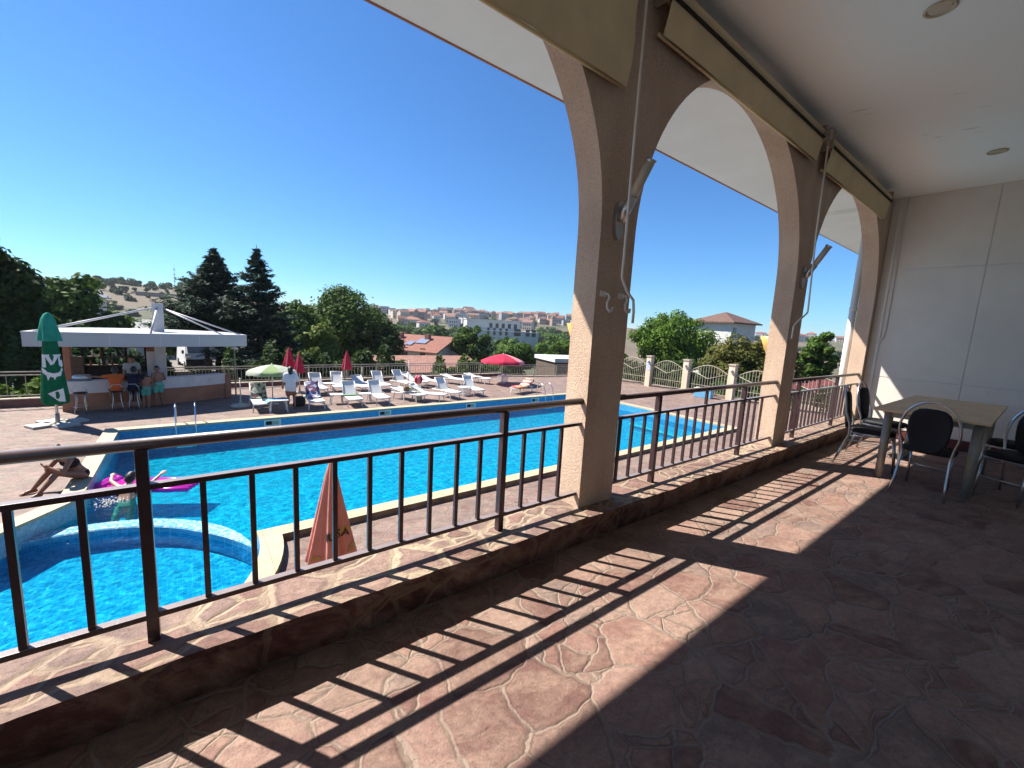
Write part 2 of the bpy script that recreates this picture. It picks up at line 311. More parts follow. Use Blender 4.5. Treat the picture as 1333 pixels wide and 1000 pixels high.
def water_mat(name, tint_lo, tint_hi, sc=2.4, wave=.35, caustic_gain=1.0):
    # a rippled surface: it mirrors the sky by Fresnel and lets light through; caustic net painted into its tint
    t = NT(name); v = t.pos(False)
    n1 = t.noise(v, sc*.55, 3, .6, .5); n2 = t.noise(v, sc*2.2, 3, .6, .4)
    dv = t.n('VectorMath', operation='SCALE'); t.l(n1.outputs['Color'], dv.inputs[0]); dv.inputs['Scale'].default_value = .55
    sm = t.n('VectorMath', operation='ADD'); t.l(v, sm.inputs[0]); t.l(dv.outputs[0], sm.inputs[1])
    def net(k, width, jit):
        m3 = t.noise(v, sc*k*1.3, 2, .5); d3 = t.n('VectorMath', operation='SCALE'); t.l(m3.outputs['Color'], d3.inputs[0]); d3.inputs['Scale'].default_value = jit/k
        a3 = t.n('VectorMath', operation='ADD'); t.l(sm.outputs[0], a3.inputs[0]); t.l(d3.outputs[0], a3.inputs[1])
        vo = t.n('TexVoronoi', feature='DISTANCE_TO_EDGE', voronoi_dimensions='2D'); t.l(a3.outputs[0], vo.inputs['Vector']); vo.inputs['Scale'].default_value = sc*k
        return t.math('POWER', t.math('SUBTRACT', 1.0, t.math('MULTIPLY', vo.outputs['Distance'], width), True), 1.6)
    caustic = t.math('ADD', t.math('MULTIPLY', net(1.0, 3.6, .16), t.ramp(n2.outputs[0], [(.32, (.15,)*3), (.62, (1,)*3)])), t.math('MULTIPLY', net(1.9, 3.0, .16), .35))
    caustic = t.math('MULTIPLY', caustic, caustic_gain, True)
    tr = t.n('BsdfTransparent'); t.l(t.mix(caustic, tint_lo, tint_hi), tr.inputs[0])
    gl = t.n('BsdfGlossy'); gl.inputs['Roughness'].default_value = .04; gl.inputs['Color'].default_value = (.8, .9, 1, 1)
    hgt = t.math('ADD', t.math('MULTIPLY', n1.outputs[0], 1.2), t.math('MULTIPLY', n2.outputs[0], .5))
    bp = t.bump(hgt, wave, .12); t.l(bp, gl.inputs['Normal'])
    fr = t.n('Fresnel'); fr.inputs['IOR'].default_value = 1.33; t.l(bp, fr.inputs['Normal'])
    mx = t.n('MixShader'); t.l(t.math('MULTIPLY', fr.outputs[0], .8), mx.inputs[0]); t.l(tr.outputs[0], mx.inputs[1]); t.l(gl.outputs[0], mx.inputs[2])
    t.l(mx.outputs[0], t.out.inputs[0]); return t.m
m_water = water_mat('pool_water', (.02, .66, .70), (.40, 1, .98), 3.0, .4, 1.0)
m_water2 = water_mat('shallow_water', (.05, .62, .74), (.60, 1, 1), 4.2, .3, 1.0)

def leaf_mat(name, dark, light, trans=.3):
    t = NT(name); g = t.n('NewGeometry'); n = t.noise(t.pos(True), .55, 3)
    f = t.math('ADD', t.math('MULTIPLY', g.outputs['Random Per Island'], .6), t.math('MULTIPLY', n.outputs[0], .5))
    col = t.ramp(f, [(.2, dark), (.85, light)])
    t.l(col, t.p.inputs['Base Color']); t.p.inputs['Roughness'].default_value = .7; t.p.inputs['Specular IOR Level'].default_value = .12
    tr = t.n('BsdfTranslucent'); t.l(col, tr.inputs[0]); mx = t.n('MixShader'); mx.inputs[0].default_value = trans
    t.l(t.p.outputs[0], mx.inputs[1]); t.l(tr.outputs[0], mx.inputs[2]); t.l(mx.outputs[0], t.out.inputs[0]); return t.m
m_lfdark = leaf_mat('dark_foliage', (.013, .030, .010), (.055, .095, .024))
m_lfmid = leaf_mat('green_foliage', (.026, .06, .010), (.10, .165, .03))
m_lfbright = leaf_mat('bright_foliage', (.04, .09, .010), (.12, .20, .025))
m_lflime = leaf_mat('yellow_green_foliage', (.07, .11, .02), (.20, .24, .05))
m_lfolive = leaf_mat('olive_brown_foliage', (.05, .075, .015), (.15, .135, .035))
m_lfconif = leaf_mat('blue_green_needles', (.014, .034, .024), (.055, .095, .06), .15)
m_lffar = leaf_mat('far_foliage', (.020, .042, .018), (.055, .085, .035), .2)
m_bark = plain('tree_bark', (.10, .07, .05), .9, .3, 6, .6, 30)
m_rooftile = None
def rooftile(name, c, sc=5.0):
    t = NT(name); v = t.pos(True); wv = t.n('TexWave', wave_type='BANDS', bands_direction='Y'); wv.inputs['Scale'].default_value = sc; wv.inputs['Distortion'].default_value = .6
    t.l(v, wv.inputs[0]); n = t.noise(v, 3, 4)
    t.l(t.mix(.5, t.ramp(n.outputs[0], [(.3, tuple(x*.75 for x in c)), (.7, tuple(min(1, x*1.25) for x in c))]), t.ramp(wv.outputs[0], [(0, (.35,)*3), (1, (.6,)*3)]), 'OVERLAY'), t.p.inputs['Base Color'])
    t.p.inputs['Roughness'].default_value = .8; t.l(t.bump(wv.outputs[0], .6, .05), t.p.inputs['Normal']); return t.m
m_roofred = rooftile('red_roof_tiles', (.23, .085, .055)); m_roofpink = rooftile('faded_pink_roof_tiles', (.30, .15, .11), 3)
m_roofbrown = rooftile('brown_roof_tiles', (.14, .075, .055)); m_roofdull = rooftile('dull_red_roof_tiles', (.17, .085, .065)); m_roofgrey = rooftile('grey_roof_sheets', (.28, .27, .26), 2)
m_housew = plain('white_house_render', (.52, .51, .48), .85, .08, .6, .1, 30)
m_housec = plain('cream_house_render', (.50, .43, .34), .85, .1, .6, .1, 30)
m_houseg = plain('grey_house_render', (.30, .30, .31), .85, .1, .6, .1, 30)
m_houser = plain('rose_house_render', (.36, .25, .20), .85, .1, .6, .1, 30)
m_glassd = plain('dark_window_glass', (.025, .03, .04), .12, .2, 2, spec=.6)
m_solar = plain('solar_panel_glass', (.45, .48, .55), .08, .05, 2, metal=.6)

# ------------------------------------------------------------------ geometry helpers
class MB:
    "collects shapes and links them as ONE mesh object"
    def __init__(s): s.v = []; s.f = []; s.mi = []; s.sm = []; s.cur = 0
    def add(s, verts, faces, smooth=False):
        o = len(s.v); s.v += [tuple(x) for x in verts]
        for f in faces: s.f.append([i+o for i in f]); s.mi.append(s.cur); s.sm.append(smooth)
        return s
    def mat(s, i): s.cur = i; return s
    def box(s, x0, x1, y0, y1, z0, z1, bev=0.0):
        if bev <= 0:
            v = [(x0, y0, z0), (x1, y0, z0), (x1, y1, z0), (x0, y1, z0), (x0, y0, z1), (x1, y0, z1), (x1, y1, z1), (x0, y1, z1)]
            return s.add(v, [(0, 3, 2, 1), (4, 5, 6, 7), (0, 1, 5, 4), (1, 2, 6, 5), (2, 3, 7, 6), (3, 0, 4, 7)])
        bm = bmesh.new(); bmesh.ops.create_cube(bm, size=1)
        for q in bm.verts: q.co = Vector(((x0+x1)/2+q.co.x*(x1-x0), (y0+y1)/2+q.co.y*(y1-y0), (z0+z1)/2+q.co.z*(z1-z0)))
        bmesh.ops.bevel(bm, geom=bm.edges[:], offset=bev, segments=2, affect='EDGES', profile=.6)
        bm.verts.index_update(); s.add([q.co for q in bm.verts], [[q.index for q in f.verts] for f in bm.faces]); bm.free(); return s
    def obox(s, mtx, sx, sy, sz, bev=0.0):
        o = len(s.v); s.box(-sx/2, sx/2, -sy/2, sy/2, -sz/2, sz/2, bev)
        for i in range(o, len(s.v)): s.v[i] = tuple(mtx @ Vector(s.v[i]))
        return s
    def bar(s, p, q, w, h=None, upv=(0, 0, 1), bev=0.0):
        p = Vector(p); q = Vector(q); h = h or w; d = (q-p); L = d.length; d.normalize()
        a = Vector(upv).cross(d)
        if a.length < 1e-4: a = Vector((1, 0, 0)).cross(d)
        a.normalize(); b = d.cross(a)
        m = Matrix((d, a, b)).transposed().to_4x4(); m.translation = (p+q)/2
        return s.obox(m, L, w, h, bev)
    def tube(s, pts, r, seg=8, cap=True, closed=False):
        pts = [Vector(p) for p in pts]; n = len(pts); rr = r if isinstance(r, (list, tuple)) else [r]*n
        V = []; prev = None
        for i, p in enumerate(pts):
            d = (pts[(i+1) % n]-pts[i-1]) if closed else (pts[min(i+1, n-1)]-pts[max(i-1, 0)])
            d.normalize()
            if prev is None:
                a = d.cross(Vector((0, 0, 1)));
                if a.length < .05: a = d.cross(Vector((1, 0, 0)))
            else: a = prev-d*prev.dot(d)
            a.normalize(); prev = a; b = d.cross(a)
            V += [p+(a*math.cos(2*PI*k/seg)+b*math.sin(2*PI*k/seg))*rr[i] for k in range(seg)]
        F = []
        for i in range(n if closed else n-1):
            for k in range(seg):
                j = (i+1) % n; F.append((i*seg+k, i*seg+(k+1) % seg, j*seg+(k+1) % seg, j*seg+k))
        s.add(V, F, True)
        if cap and not closed:
            o = len(s.v)-len(V)
            for ring in (range(seg-1, -1, -1), range((n-1)*seg, n*seg)): s.f.append([o+k for k in ring]); s.mi.append(s.cur); s.sm.append(False)
        return s
    def lathe(s, prof, c=(0, 0, 0), seg=20, mod=None, smooth=True, a0=0, a1=2*PI):
        full = abs(a1-a0-2*PI) < 1e-6; V = []; nn = seg if full else seg+1
        for (r, z) in prof:
            for k in range(nn):
                th = a0+(a1-a0)*k/seg; q = r*(mod(th, z) if mod else 1)
                V.append((c[0]+q*math.cos(th), c[1]+q*math.sin(th), c[2]+z))
        F = []
        for i in range(len(prof)-1):
            for k in range(seg): F.append((i*nn+k, i*nn+(k+1) % nn, (i+1)*nn+(k+1) % nn, (i+1)*nn+k))
        return s.add(V, F, smooth)
    def prism(s, poly, z0, z1):
        n = len(poly); v = [(x, y, z0) for x, y in poly]+[(x, y, z1) for x, y in poly]
        return s.add(v, [list(range(n-1, -1, -1)), list(range(n, 2*n))]+[(i, (i+1) % n, n+(i+1) % n, n+i) for i in range(n)])
    def build(s, name, mats, parent=None, loc=None, **props):
        me = bpy.data.meshes.new(name); me.from_pydata(s.v, [], s.f)
        for m in (mats if isinstance(mats, (list, tuple)) else [mats]): me.materials.append(m)
        me.polygons.foreach_set('material_index', s.mi); me.polygons.foreach_set('use_smooth', s.sm); me.update()
        return link(name, me, parent, loc, **props)
def link(name, me, parent=None, loc=None, **props):
    o = bpy.data.objects.new(name, me); COL.objects.link(o)
    if parent is not None: o.parent = parent
    if loc is not None: o.location = loc
    for k, v in props.items(): o[k] = v
    return o
def thing(name, label, cat, loc=(0, 0, 0), rz=0.0, group=None):
    o = bpy.data.objects.new(name, None); COL.objects.link(o); o.location = loc; o.rotation_euler = (0, 0, rz); o.empty_display_size = .2
    o['label'] = label; o['category'] = cat
    if group: o['group'] = group
    return o
def copy_tree(o, parent=None):
    c = o.copy(); COL.objects.link(c)
    if parent is not None: c.parent = parent
    for ch in list(o.children): copy_tree(ch, c)
    return c
def copy_thing(root, label, loc, rz=0.0, sc=None):
    c = copy_tree(root); c['label'] = label; c.location = loc; c.rotation_euler = (0, 0, rz)
    if sc: c.scale = sc
    return c
def tri_fill(outer, holes, z):
    bm = bmesh.new(); ed = []
    for loop in [outer]+holes:
        vs_ = [bm.verts.new((x, y, z)) for x, y in loop]
        ed += [bm.edges.new((vs_[i], vs_[(i+1) % len(vs_)])) for i in range(len(vs_))]
    bmesh.ops.triangle_fill(bm, use_beauty=True, use_dissolve=False, edges=ed)
    bm.verts.index_update(); V = [tuple(q.co) for q in bm.verts]; F = []
    for f in bm.faces:
        F.append([q.index for q in f.verts] if f.normal.z > 0 else [q.index for q in f.verts][::-1])
    bm.free(); return V, F
DECK = -2.2

# ------------------------------------------------------------------ the terrace
b = MB(); b.box(-9, 9.71, -3.6, 1.97, -.35, 0); b.build('terrace_floor', m_floor, kind='structure')
# parapet with uneven stones along its edges
t = thing('parapet', 'low flagstone parapet wall along the terrace edge carrying the railings', 'wall', (0, 0, 0))
b = MB(); n = 330; x0, x1 = -9.0, 9.71
def wob(x, s, a): return a*(noise.noise(Vector((x*2.2, s*7.3, 0)))+.6*noise.noise(Vector((x*7, s*3.1, 4)))) 
rows = []
for i in range(n+1):
    x = x0+(x1-x0)*i/n
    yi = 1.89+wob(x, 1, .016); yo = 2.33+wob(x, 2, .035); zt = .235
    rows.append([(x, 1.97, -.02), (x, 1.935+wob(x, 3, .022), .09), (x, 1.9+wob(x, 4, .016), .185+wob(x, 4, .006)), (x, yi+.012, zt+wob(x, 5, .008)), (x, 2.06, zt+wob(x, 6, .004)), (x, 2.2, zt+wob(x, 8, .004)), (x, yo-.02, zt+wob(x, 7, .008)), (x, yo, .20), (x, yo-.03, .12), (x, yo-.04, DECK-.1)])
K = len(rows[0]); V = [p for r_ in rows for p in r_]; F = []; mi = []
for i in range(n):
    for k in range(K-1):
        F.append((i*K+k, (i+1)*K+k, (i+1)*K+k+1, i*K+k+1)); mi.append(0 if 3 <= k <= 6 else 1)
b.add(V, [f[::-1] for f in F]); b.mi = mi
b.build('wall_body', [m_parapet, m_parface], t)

# arcade: piers and round arches
PIERS = [(-8.49, -8.1), (-4.89, -4.5), (-1.29, -.9), (2.31, 2.70), (5.91, 6.30), (9.55, 10.2)]
YI, YO, ZC, ZS = 2.05, 2.27, 4.095, 2.3
t = thing('arcade', 'peach roughcast arcade of round arches between the terrace and the pool', 'arcade', (0, 2.1, 0))
for a, c in PIERS:
    b = MB(); b.box(a, c, YI-2.1, YO-2.1, .185, ZC); b.build('pier', m_stucco, t)
for (p, q) in zip(PIERS[:-1], PIERS[1:]):
    xl, xr = p[1], q[0]; cx = (xl+xr)/2; rr = (xr-xl)/2; N = 48
    arc = [(cx-rr*math.cos(PI*k/N), ZS+rr*math.sin(PI*k/N)) for k in range(N+1)]
    V = []; F = []
    for (x, z) in arc: V += [(x, YI-2.1, z), (x, YO-2.1, z), (x, YI-2.1, ZC), (x, YO-2.1, ZC)]
    for k in range(N):
        i, j = 4*k, 4*k+4
        F += [(i, j, j+2, i+2), (j+1, i+1, i+3, j+3), (i+1, j+1, j, i)]
    b = MB(); b.add(V, F); b.build('arch', m_stucco, t)
# roof slab: ceiling inside, soffit outside
t = thing('roof', 'white plastered roof slab over the terrace with a projecting soffit beyond the arches', 'roof', (0, 0, 4.3))
b = MB(); b.box(-9.2, 12.6, -3.8, 2.05, ZC-4.3, .2); b.build('ceiling', m_ceil, t)
b = MB(); b.box(-9.2, 10.2, 2.05, 3.83, 4.17-4.3, .2); b.build('soffit', m_soffit, t)
b = MB(); b.box(10.2, 10.4, 2.05, 3.83, 4.10-4.3, .2); b.box(10.4, 17, 2.05, 3.83, 4.165-4.3, .2); b.build('soffit', m_soffit, t)
b = MB(); b.box(-9.2, 17, 3.83, 3.85, 4.16-4.3, .22); b.build('fascia', m_terra, t)
b = MB()
for (x, y, L, w_, a) in [(5.83, 1.65, .22, .012, .35), (5.98, 1.6, .15, .005, .2), (7.17, 1.21, .13, .012, .3), (7.0, 1.3, .06, .012, .3), (7.14, .94, .2, .014, .45), (7.3, .9, .12, .006, .2), (6.1, .95, .18, .005, .5), (6.6, .8, .1, .006, .4), (8.3, 1.6, .14, .006, .3), (7.32, 1.2, .1, .004, .2)]:
    d = Vector((math.sin(a)*.5, -math.cos(a), 0)).normalized()*L/2; c = Vector((x, y, ZC-.0035-4.3)); nrm = Vector((d.y, -d.x, 0)).normalized()*w_/2
    b.add([c-d, c+nrm, c+d, c-nrm*.6], [(0, 1, 2, 3)])
b.build('paint_crack', m_crack, t)
# end wall with white panels
t = thing('panelled_wall', 'white panelled wall closing the far end of the terrace', 'wall', (9.70, 0, 0))
b = MB(); b.box(.008, .3, -3.8, 2.049, 0, ZC); b.build('wall_core', m_seam, t)
for (y0, y1) in [(-3.5, -2.39), (-2.38, -.79), (-.78, .815), (.825, 2.045)]:
    for (z0, z1) in [(.17, 1.045), (1.055, 2.895), (2.905, 4.095)]:
        b = MB(); b.box(0, .02, y0, y1, z0+.001, z1-.001, .003); b.build('panel', m_panel, t)
b = MB(); b.box(-.02, .0, 1.915, 1.95, .2, 4.06); b.build('trim', m_trim, t)
b = MB(); b.box(-.018, .03, -3.5, 2.0, .002, .165, .004); b.build('skirting', m_skirt, t)
b = MB(); b.tube([(-.015, 1.86, 4.1), (-.015, 1.86, 1.9), (-.015, 1.87, 1.75), (-.02, 1.90, 1.68), (-.02, 1.99, 1.64)], .011, 6); b.build('cable_duct', m_trim, t)
b = MB()
for (y, z) in [(.98, 1.0), (.54, .985), (.66, 2.98), (1.4, 2.99)]: b.box(-.006, .0, y-.012, y+.012, z-.012, z+.012, .002)
b.build('fixing_bolt', m_seam, t)
# unseen house wall behind the terrace, made white to bounce light onto the ceiling
t = thing('house_wall', 'unseen white house wall at the back of the terrace', 'wall', (0, -3.6, 0))
b = MB(); b.box(-9, 12, -.3, 0, -.3, 4.2); b.build('wall_body', m_soffit, t)

# ceiling lights
def downlight(x, y, label):
    t = thing('ceiling_light', label, 'ceiling light', (x, y, ZC), group='recessed lights in the terrace ceiling')
    b = MB(); b.lathe([(.074, -.001), (.092, -.004), (.096, -.010), (.08, -.014), (.072, -.006)], seg=24); b.build('trim_ring', m_brass, t)
    b = MB(); b.lathe([(.0001, -.008), (.068, -.006)], seg=24); b.build('lens', m_lampglass, t)
m_brass = plain('dull_brass', (.50, .44, .30), .5, .1, 8)
downlight(8.15, .80, 'round recessed light nearest the white panelled wall')
downlight(4.51, .88, 'round recessed light cut by the top edge of the photo')

# railings
def railing(xa, xb, posts, bars, stub, label):
    t = thing('railing', label, 'railing', ((xa+xb)/2, 2.10, .23), group='maroon railings between the piers'); o = (xa+xb)/2
    posts, bars, stub = [[x*.977 for x in L_] for L_ in (posts, bars, stub)]
    b = MB(); b.tube([(xa-o, 0, .835), (xb-o, 0, .835)], .0245, 12); b.build('handrail', m_rail, t)
    b = MB(); b.box(xa-o, xb-o, -.0195, .0195, .652, .676, .003); b.build('middle_rail', m_rail, t)
    b = MB(); b.box(xa-o, xb-o, -.0195, .0195, .103, .127, .003); b.build('bottom_rail', m_rail, t)
    for x in posts: b = MB(); b.box(x-.02-o, x+.02-o, -.0235, .0235, -.01, .815, .003); b.build('post', m_rail, t)
    for x in bars: b = MB(); b.box(x-.011-o, x+.011-o, -.011, .011, .127, .652); b.build('baluster', m_rail, t)
    for x in stub: b = MB(); b.box(x-.014-o, x+.014-o, -.011, .011, .676, .815); b.build('stub_post', m_rail, t)
railing(-.9, 2.31, [-.17, 1.63], [-.71, -.53, -.35, .02, .20, .38, .56, .74, .92, 1.10, 1.28, 1.45, 1.81, 1.99, 2.17], [], 'longest looking maroon railing, in the nearest arch on the left')
railing(2.70, 5.91, [3.40, 5.15], [2.86, 3.03, 3.21, 3.57, 3.75, 3.92, 4.09, 4.27, 4.44, 4.62, 4.79, 4.97, 5.32, 5.49, 5.68], [4.27], 'maroon railing in the second arch, between the two free piers')
railing(6.30, 9.55, [6.88, 8.60], [6.46, 6.62, 6.75, 7.02, 7.17, 7.32, 7.48, 7.64, 7.8, 7.96, 8.12, 8.28, 8.44, 8.76, 8.93, 9.1, 9.27, 9.43], [7.74], 'maroon railing in the last arch beside the white panelled wall')
railing(-4.5, -1.29, [-3.6, -1.95], [-4.32+.18*k for k in range(16) if k not in (4, 13)], [], 'maroon railing in the arch beyond the left edge of the photo')

# awnings
def awning(xa, xb, zb, label, low=False):
    t = thing('awning', label, 'awning', ((xa+xb)/2, 1.97, 3.9), group='olive beige roll awnings above the arches'); h = (xb-xa)/2
    b = MB(); b.tube([(-h, 0, .035), (h, 0, .035)], .055, 14); b.build('cassette', m_olive, t)
    b = MB(); N = 40; zt = 3.865-3.9; zb2 = zb-3.9; V = []; F = []
    for side in (0, 1):
        for k in range(N+1):
            x = -h+.02+(2*h-.04)*k/N; e = min(1, (k/N)*14, (1-k/N)*14)
            for m_ in range(6):
                u = m_/5; z = zt+(zb2-zt)*u
                V.append((x, -.045*(1-u)+.004*math.sin(k*.5+u*2)*u+(.006 if side else 0)-.02*(abs(u-.7) < .12 and low), z+.0025*math.sin(k*.9)*u))
        o = side*(N+1)*6
        for k in range(N):
            for m_ in range(5):
                q = (o+k*6+m_, o+(k+1)*6+m_, o+(k+1)*6+m_+1, o+k*6+m_+1); F.append(q if side else q[::-1])
    b.add(V, F, True); b.build('valance', m_olive, t)
    b = MB(); b.box(-h, h, -.064, -.02, -.040, -.022); b.build('gap_shade_strip', m_dark, t)  # near-black strip standing in for the shaded gap above the valance
    for bx in (-h-.035, h): b = MB(); b.box(bx, bx+.035, -.06, .07, -.06, .13, .01); b.build('bracket', m_gear, t)
    b = MB(); b.tube([(-h, .035, zb2+.012), (h, .035, zb2+.012)], .012, 8); b.build('bottom_bar', m_olive, t)
    return t
awning(-.98, 2.38, 3.20, 'olive beige roll awning let down furthest, in the nearest arch', True)
awning(2.69, 5.79, 3.655, 'rolled up olive beige awning above the second arch')
awning(6.06, 8.95, 3.62, 'rolled up olive beige awning nearest the white panelled wall')
awning(-4.6, -1.25, 3.65, 'rolled up olive beige awning beyond the left edge of the photo')
def crank(x, y, pts, label):
    t = thing('crank_rod', label, 'awning crank', (x, y, 3.86), group='white awning crank rods hanging on the piers')
    b = MB(); b.tube([(0, 0, .0)]+pts, .0095, 8); b.build('rod', m_whitemetal, t)
    b = MB(); b.box(-.035, .035, -.03, .05, -.01, .09, .012); b.tube([(0, 0, 0), (0, 0, -.08)], .016, 8); b.build('gear_box', m_gear, t)
crank(2.36, 1.87, [(0, 0, -.6), (-.01, -.01, -1.75), (-.012, -.01, -1.90), (.06, -.01, -1.99), (.135, -.01, -2.04), (.15, -.01, -2.12), (.15, -.01, -2.20)], 'white crank rod hanging down the nearest pier')
crank(5.77, 1.88, [(.05, 0, -1.0), (.155, 0, -1.88), (.15, 0, -1.92), (-.18, 0, -2.07), (-.22, 0, -2.10), (-.22, 0, -2.24)], 'white crank rod with a long bent handle on the second pier')
def lamp(x, label):
    t = thing('wall_lamp', label, 'wall lamp', (x, YI, 2.40), group='tube wall lamps on the inside of the piers')
    b = MB()
    V = [Vector((.045*math.cos(2*PI*k/20), 0, .135*math.sin(2*PI*k/20)-.02)) for k in range(20)]
    b.add(V+[v+Vector((0, -.03, 0)) for v in V], [[20+k for k in range(20)]]+[(k, (k+1) % 20, 20+(k+1) % 20, 20+k) for k in range(20)]); b.build('back_plate', m_steel, t)
    p, q = Vector((.0, -.03, -.03)), Vector((.02, -.235, .345)); d = (q-p)
    b = MB(); b.tube([p, p+d*.42], .036, 14); b.build('socket', m_steel, t)
    b = MB(); b.tube([p+d*.42, p+d*.95], .033, 14); b.build('lamp_tube', m_lampglass, t)
    b = MB(); b.tube([p+d*.95, q], .037, 14); b.build('end_cap', m_steel, t)
lamp(2.47, 'slanting tube wall lamp on the nearest pier'); lamp(6.08, 'slanting tube wall lamp on the second pier')
def sconce(x, label):
    t = thing('sconce', label, 'wall lamp', (x, YO, 1.40), group='amber wedge lamps on the outside of the piers')
    b = MB(); V = []
    for (r_, z) in [(.02, 0), (.05, .10), (.085, .24)]:
        for k in range(9): th = PI*k/8; V.append((r_*math.cos(th)*1.15, r_*math.sin(th)*1.5, z))
    F = [(i*9+k, i*9+k+1, (i+1)*9+k+1, (i+1)*9+k) for i in range(2) for k in range(8)]+[list(range(18, 27))]
    b.add(V, F, True); b.build('shade', m_amber, t)
    b = MB(); b.box(-.05, .05, 0, .012, -.04, .27, .004); b.build('back_plate', m_steel, t)
sconce(2.42, 'amber wedge lamp just showing on the outside of the nearest pier'); sconce(6.0, 'amber wedge lamp in the sun on the outside of the second pier')
for x, lab in ((2.38, 'white wall hook left of the other one on the nearest pier'), (2.585, 'white wall hook beside the crank handle on the nearest pier')):
    t = thing('wall_hook', lab, 'hook', (x, YI, 1.86), group='white hooks on the nearest pier')
    b = MB(); b.box(-.03, .03, -.012, 0, -.02, .02, .004); b.build('mounting_plate', m_trim, t)
    b = MB(); b.tube([(.01, -.012, 0), (.03, -.03, -.0), (.035, -.04, -.03), (.01, -.045, -.06), (.005, -.05, -.10), (.03, -.055, -.125), (.055, -.055, -.115), (.06, -.055, -.09)], .009, 8); b.build('hook_arm', m_trim, t)
b = MB(); b.tube([(9.62, 2.345, -2.2), (9.62, 2.345, 4.1)], .055, 14)
for z in (-.6, .75, 2.2, 3.6): b.tube([(9.62, 2.345, z), (9.62, 2.345, z+.05)], .062, 14)
b.build('downpipe', m_white, label='white rain downpipe on the outside of the last pier', category='downpipe')

# ------------------------------------------------------------------ dining set
t = thing('dining_table', 'beige topped table on four thick metal legs by the white panelled wall', 'table', (7.45, .74, 0), 0)
b = MB(); b.box(-1.0, 1.45, -.46, .48, .835, .865, .006); b.build('tabletop', m_tabletop, t)
b = MB(); b.box(-.84, .82, -.37, -.345, .76, .833); b.box(-.84, .82, .345, .37, .76, .833); b.box(-.85, -.82, -.34, .34, .76, .833); b.box(.8, .83, -.34, .34, .76, .833); b.build('apron', m_galv, t)
for x in (-.82, .72):
    for y in (-.37, .36):
        b = MB(); b.tube([(x, y, .0), (x, y, .834)], [.038, .045], 16); b.build('leg', m_galv, t)
def mk_chair():
    t = thing('dining_chair', 'x', 'chair', group='black padded chairs with bent steel frames round the table')
    # local: seat centre at origin, front towards +X
    b = MB(); out = []
    for k in range(17):
        a = PI*k/16; out.append((-.30-.06*math.sin(a), .235*math.cos(a)*(1 if 1 else 1), .72+.32*math.sin(a)))
    side = lambda s: [(-.36, .215*s, .012), (-.31, .20*s, .18), (-.24, .19*s, .42), (-.245, .205*s, .55), (-.28, .23*s, .66)]
    b.tube(side(1)+out+side(-1)[::-1], .0125, 8); b.build('back_frame', m_steel, t)
    for s in (1, -1):
        b = MB(); b.tube([(.24, .17*s, .012), (.22, .17*s, .25), (.19, .17*s, .47)], .012, 8); b.build('leg', m_steel, t)
    b = MB(); b.tube([(.22, .17, .24), (.22, -.17, .24)], .008, 6); b.tube([(-.27, .19, .34), (.20, .17, .40)], .008, 6); b.tube([(-.27, -.19, .34), (.20, -.17, .40)], .008, 6)
    b.tube([(-.24, .19, .45), (.20, .19, .455), (.20, -.19, .455), (-.24, -.19, .45)], .011, 8); b.build('seat_frame', m_steel, t)
    b = MB(); prof = []
    N = 28; V = []; F = []
    for (sc, z) in [(.93, .462), (1, .475), (1, .50), (.93, .517), (.6, .525)]:
        for k in range(N):
            th = 2*PI*k/N; c, s_ = math.cos(th), math.sin(th); e = (abs(c)**4+abs(s_)**4)**-.25
            V.append((-.02+.23*sc*c*e, .22*sc*s_*e*.98, z))
    for i in range(4):
        for k in range(N): F.append((i*N+k, i*N+(k+1) % N, (i+1)*N+(k+1) % N, (i+1)*N+k))
    F += [list(range(N-1, -1, -1)), list(range(4*N, 5*N))]
    b.add(V, F, True); b.build('seat', m_black, t)
    V = []; F = []; N = 24
    for (dx, sc) in [(-.022, .9), (-.028, 1), (.0, 1.03), (.02, 1), (.026, .9)]:
        for k in range(N):
            th = 2*PI*k/N; y = .16*math.cos(th)*(1+.14*math.sin(th)); z = .745+.235*math.sin(th)*(1 if math.sin(th) > 0 else 1.05)
            e = (abs(math.cos(th))**3+abs(math.sin(th))**3)**(-1/3)
            zz = .725+(z-.745)*e*sc; V.append((-.285-(zz-.6)*.13+dx, y*e*sc, zz))
    for i in range(4):
        for k in range(N): F.append((i*N+k, i*N+(k+1) % N, (i+1)*N+(k+1) % N, (i+1)*N+k))
    F += [list(range(N-1, -1, -1)), list(range(4*N, 5*N))]
    b = MB(); b.add(V, F, True); b.build('backrest', m_black, t)
    return t
ch = mk_chair()
ch.location = (6.50, .69, 0); ch['label'] = 'black padded chair at the near short end of the table, its back to us'
copy_thing(ch, 'black padded chair at the sunny side of the table, nearer the railing corner leg', (7.05, 1.28, 0), R(-82))
copy_thing(ch, 'black padded chair at the sunny side of the table, nearer the white wall', (7.95, 1.33, 0), R(-95))
copy_thing(ch, 'black padded chair on the shaded side, cut by the right edge of the photo', (7.0, .08, 0), R(160))
copy_thing(ch, 'black padded chair on the shaded side, nearer the white wall', (7.9, .14, 0), R(85))

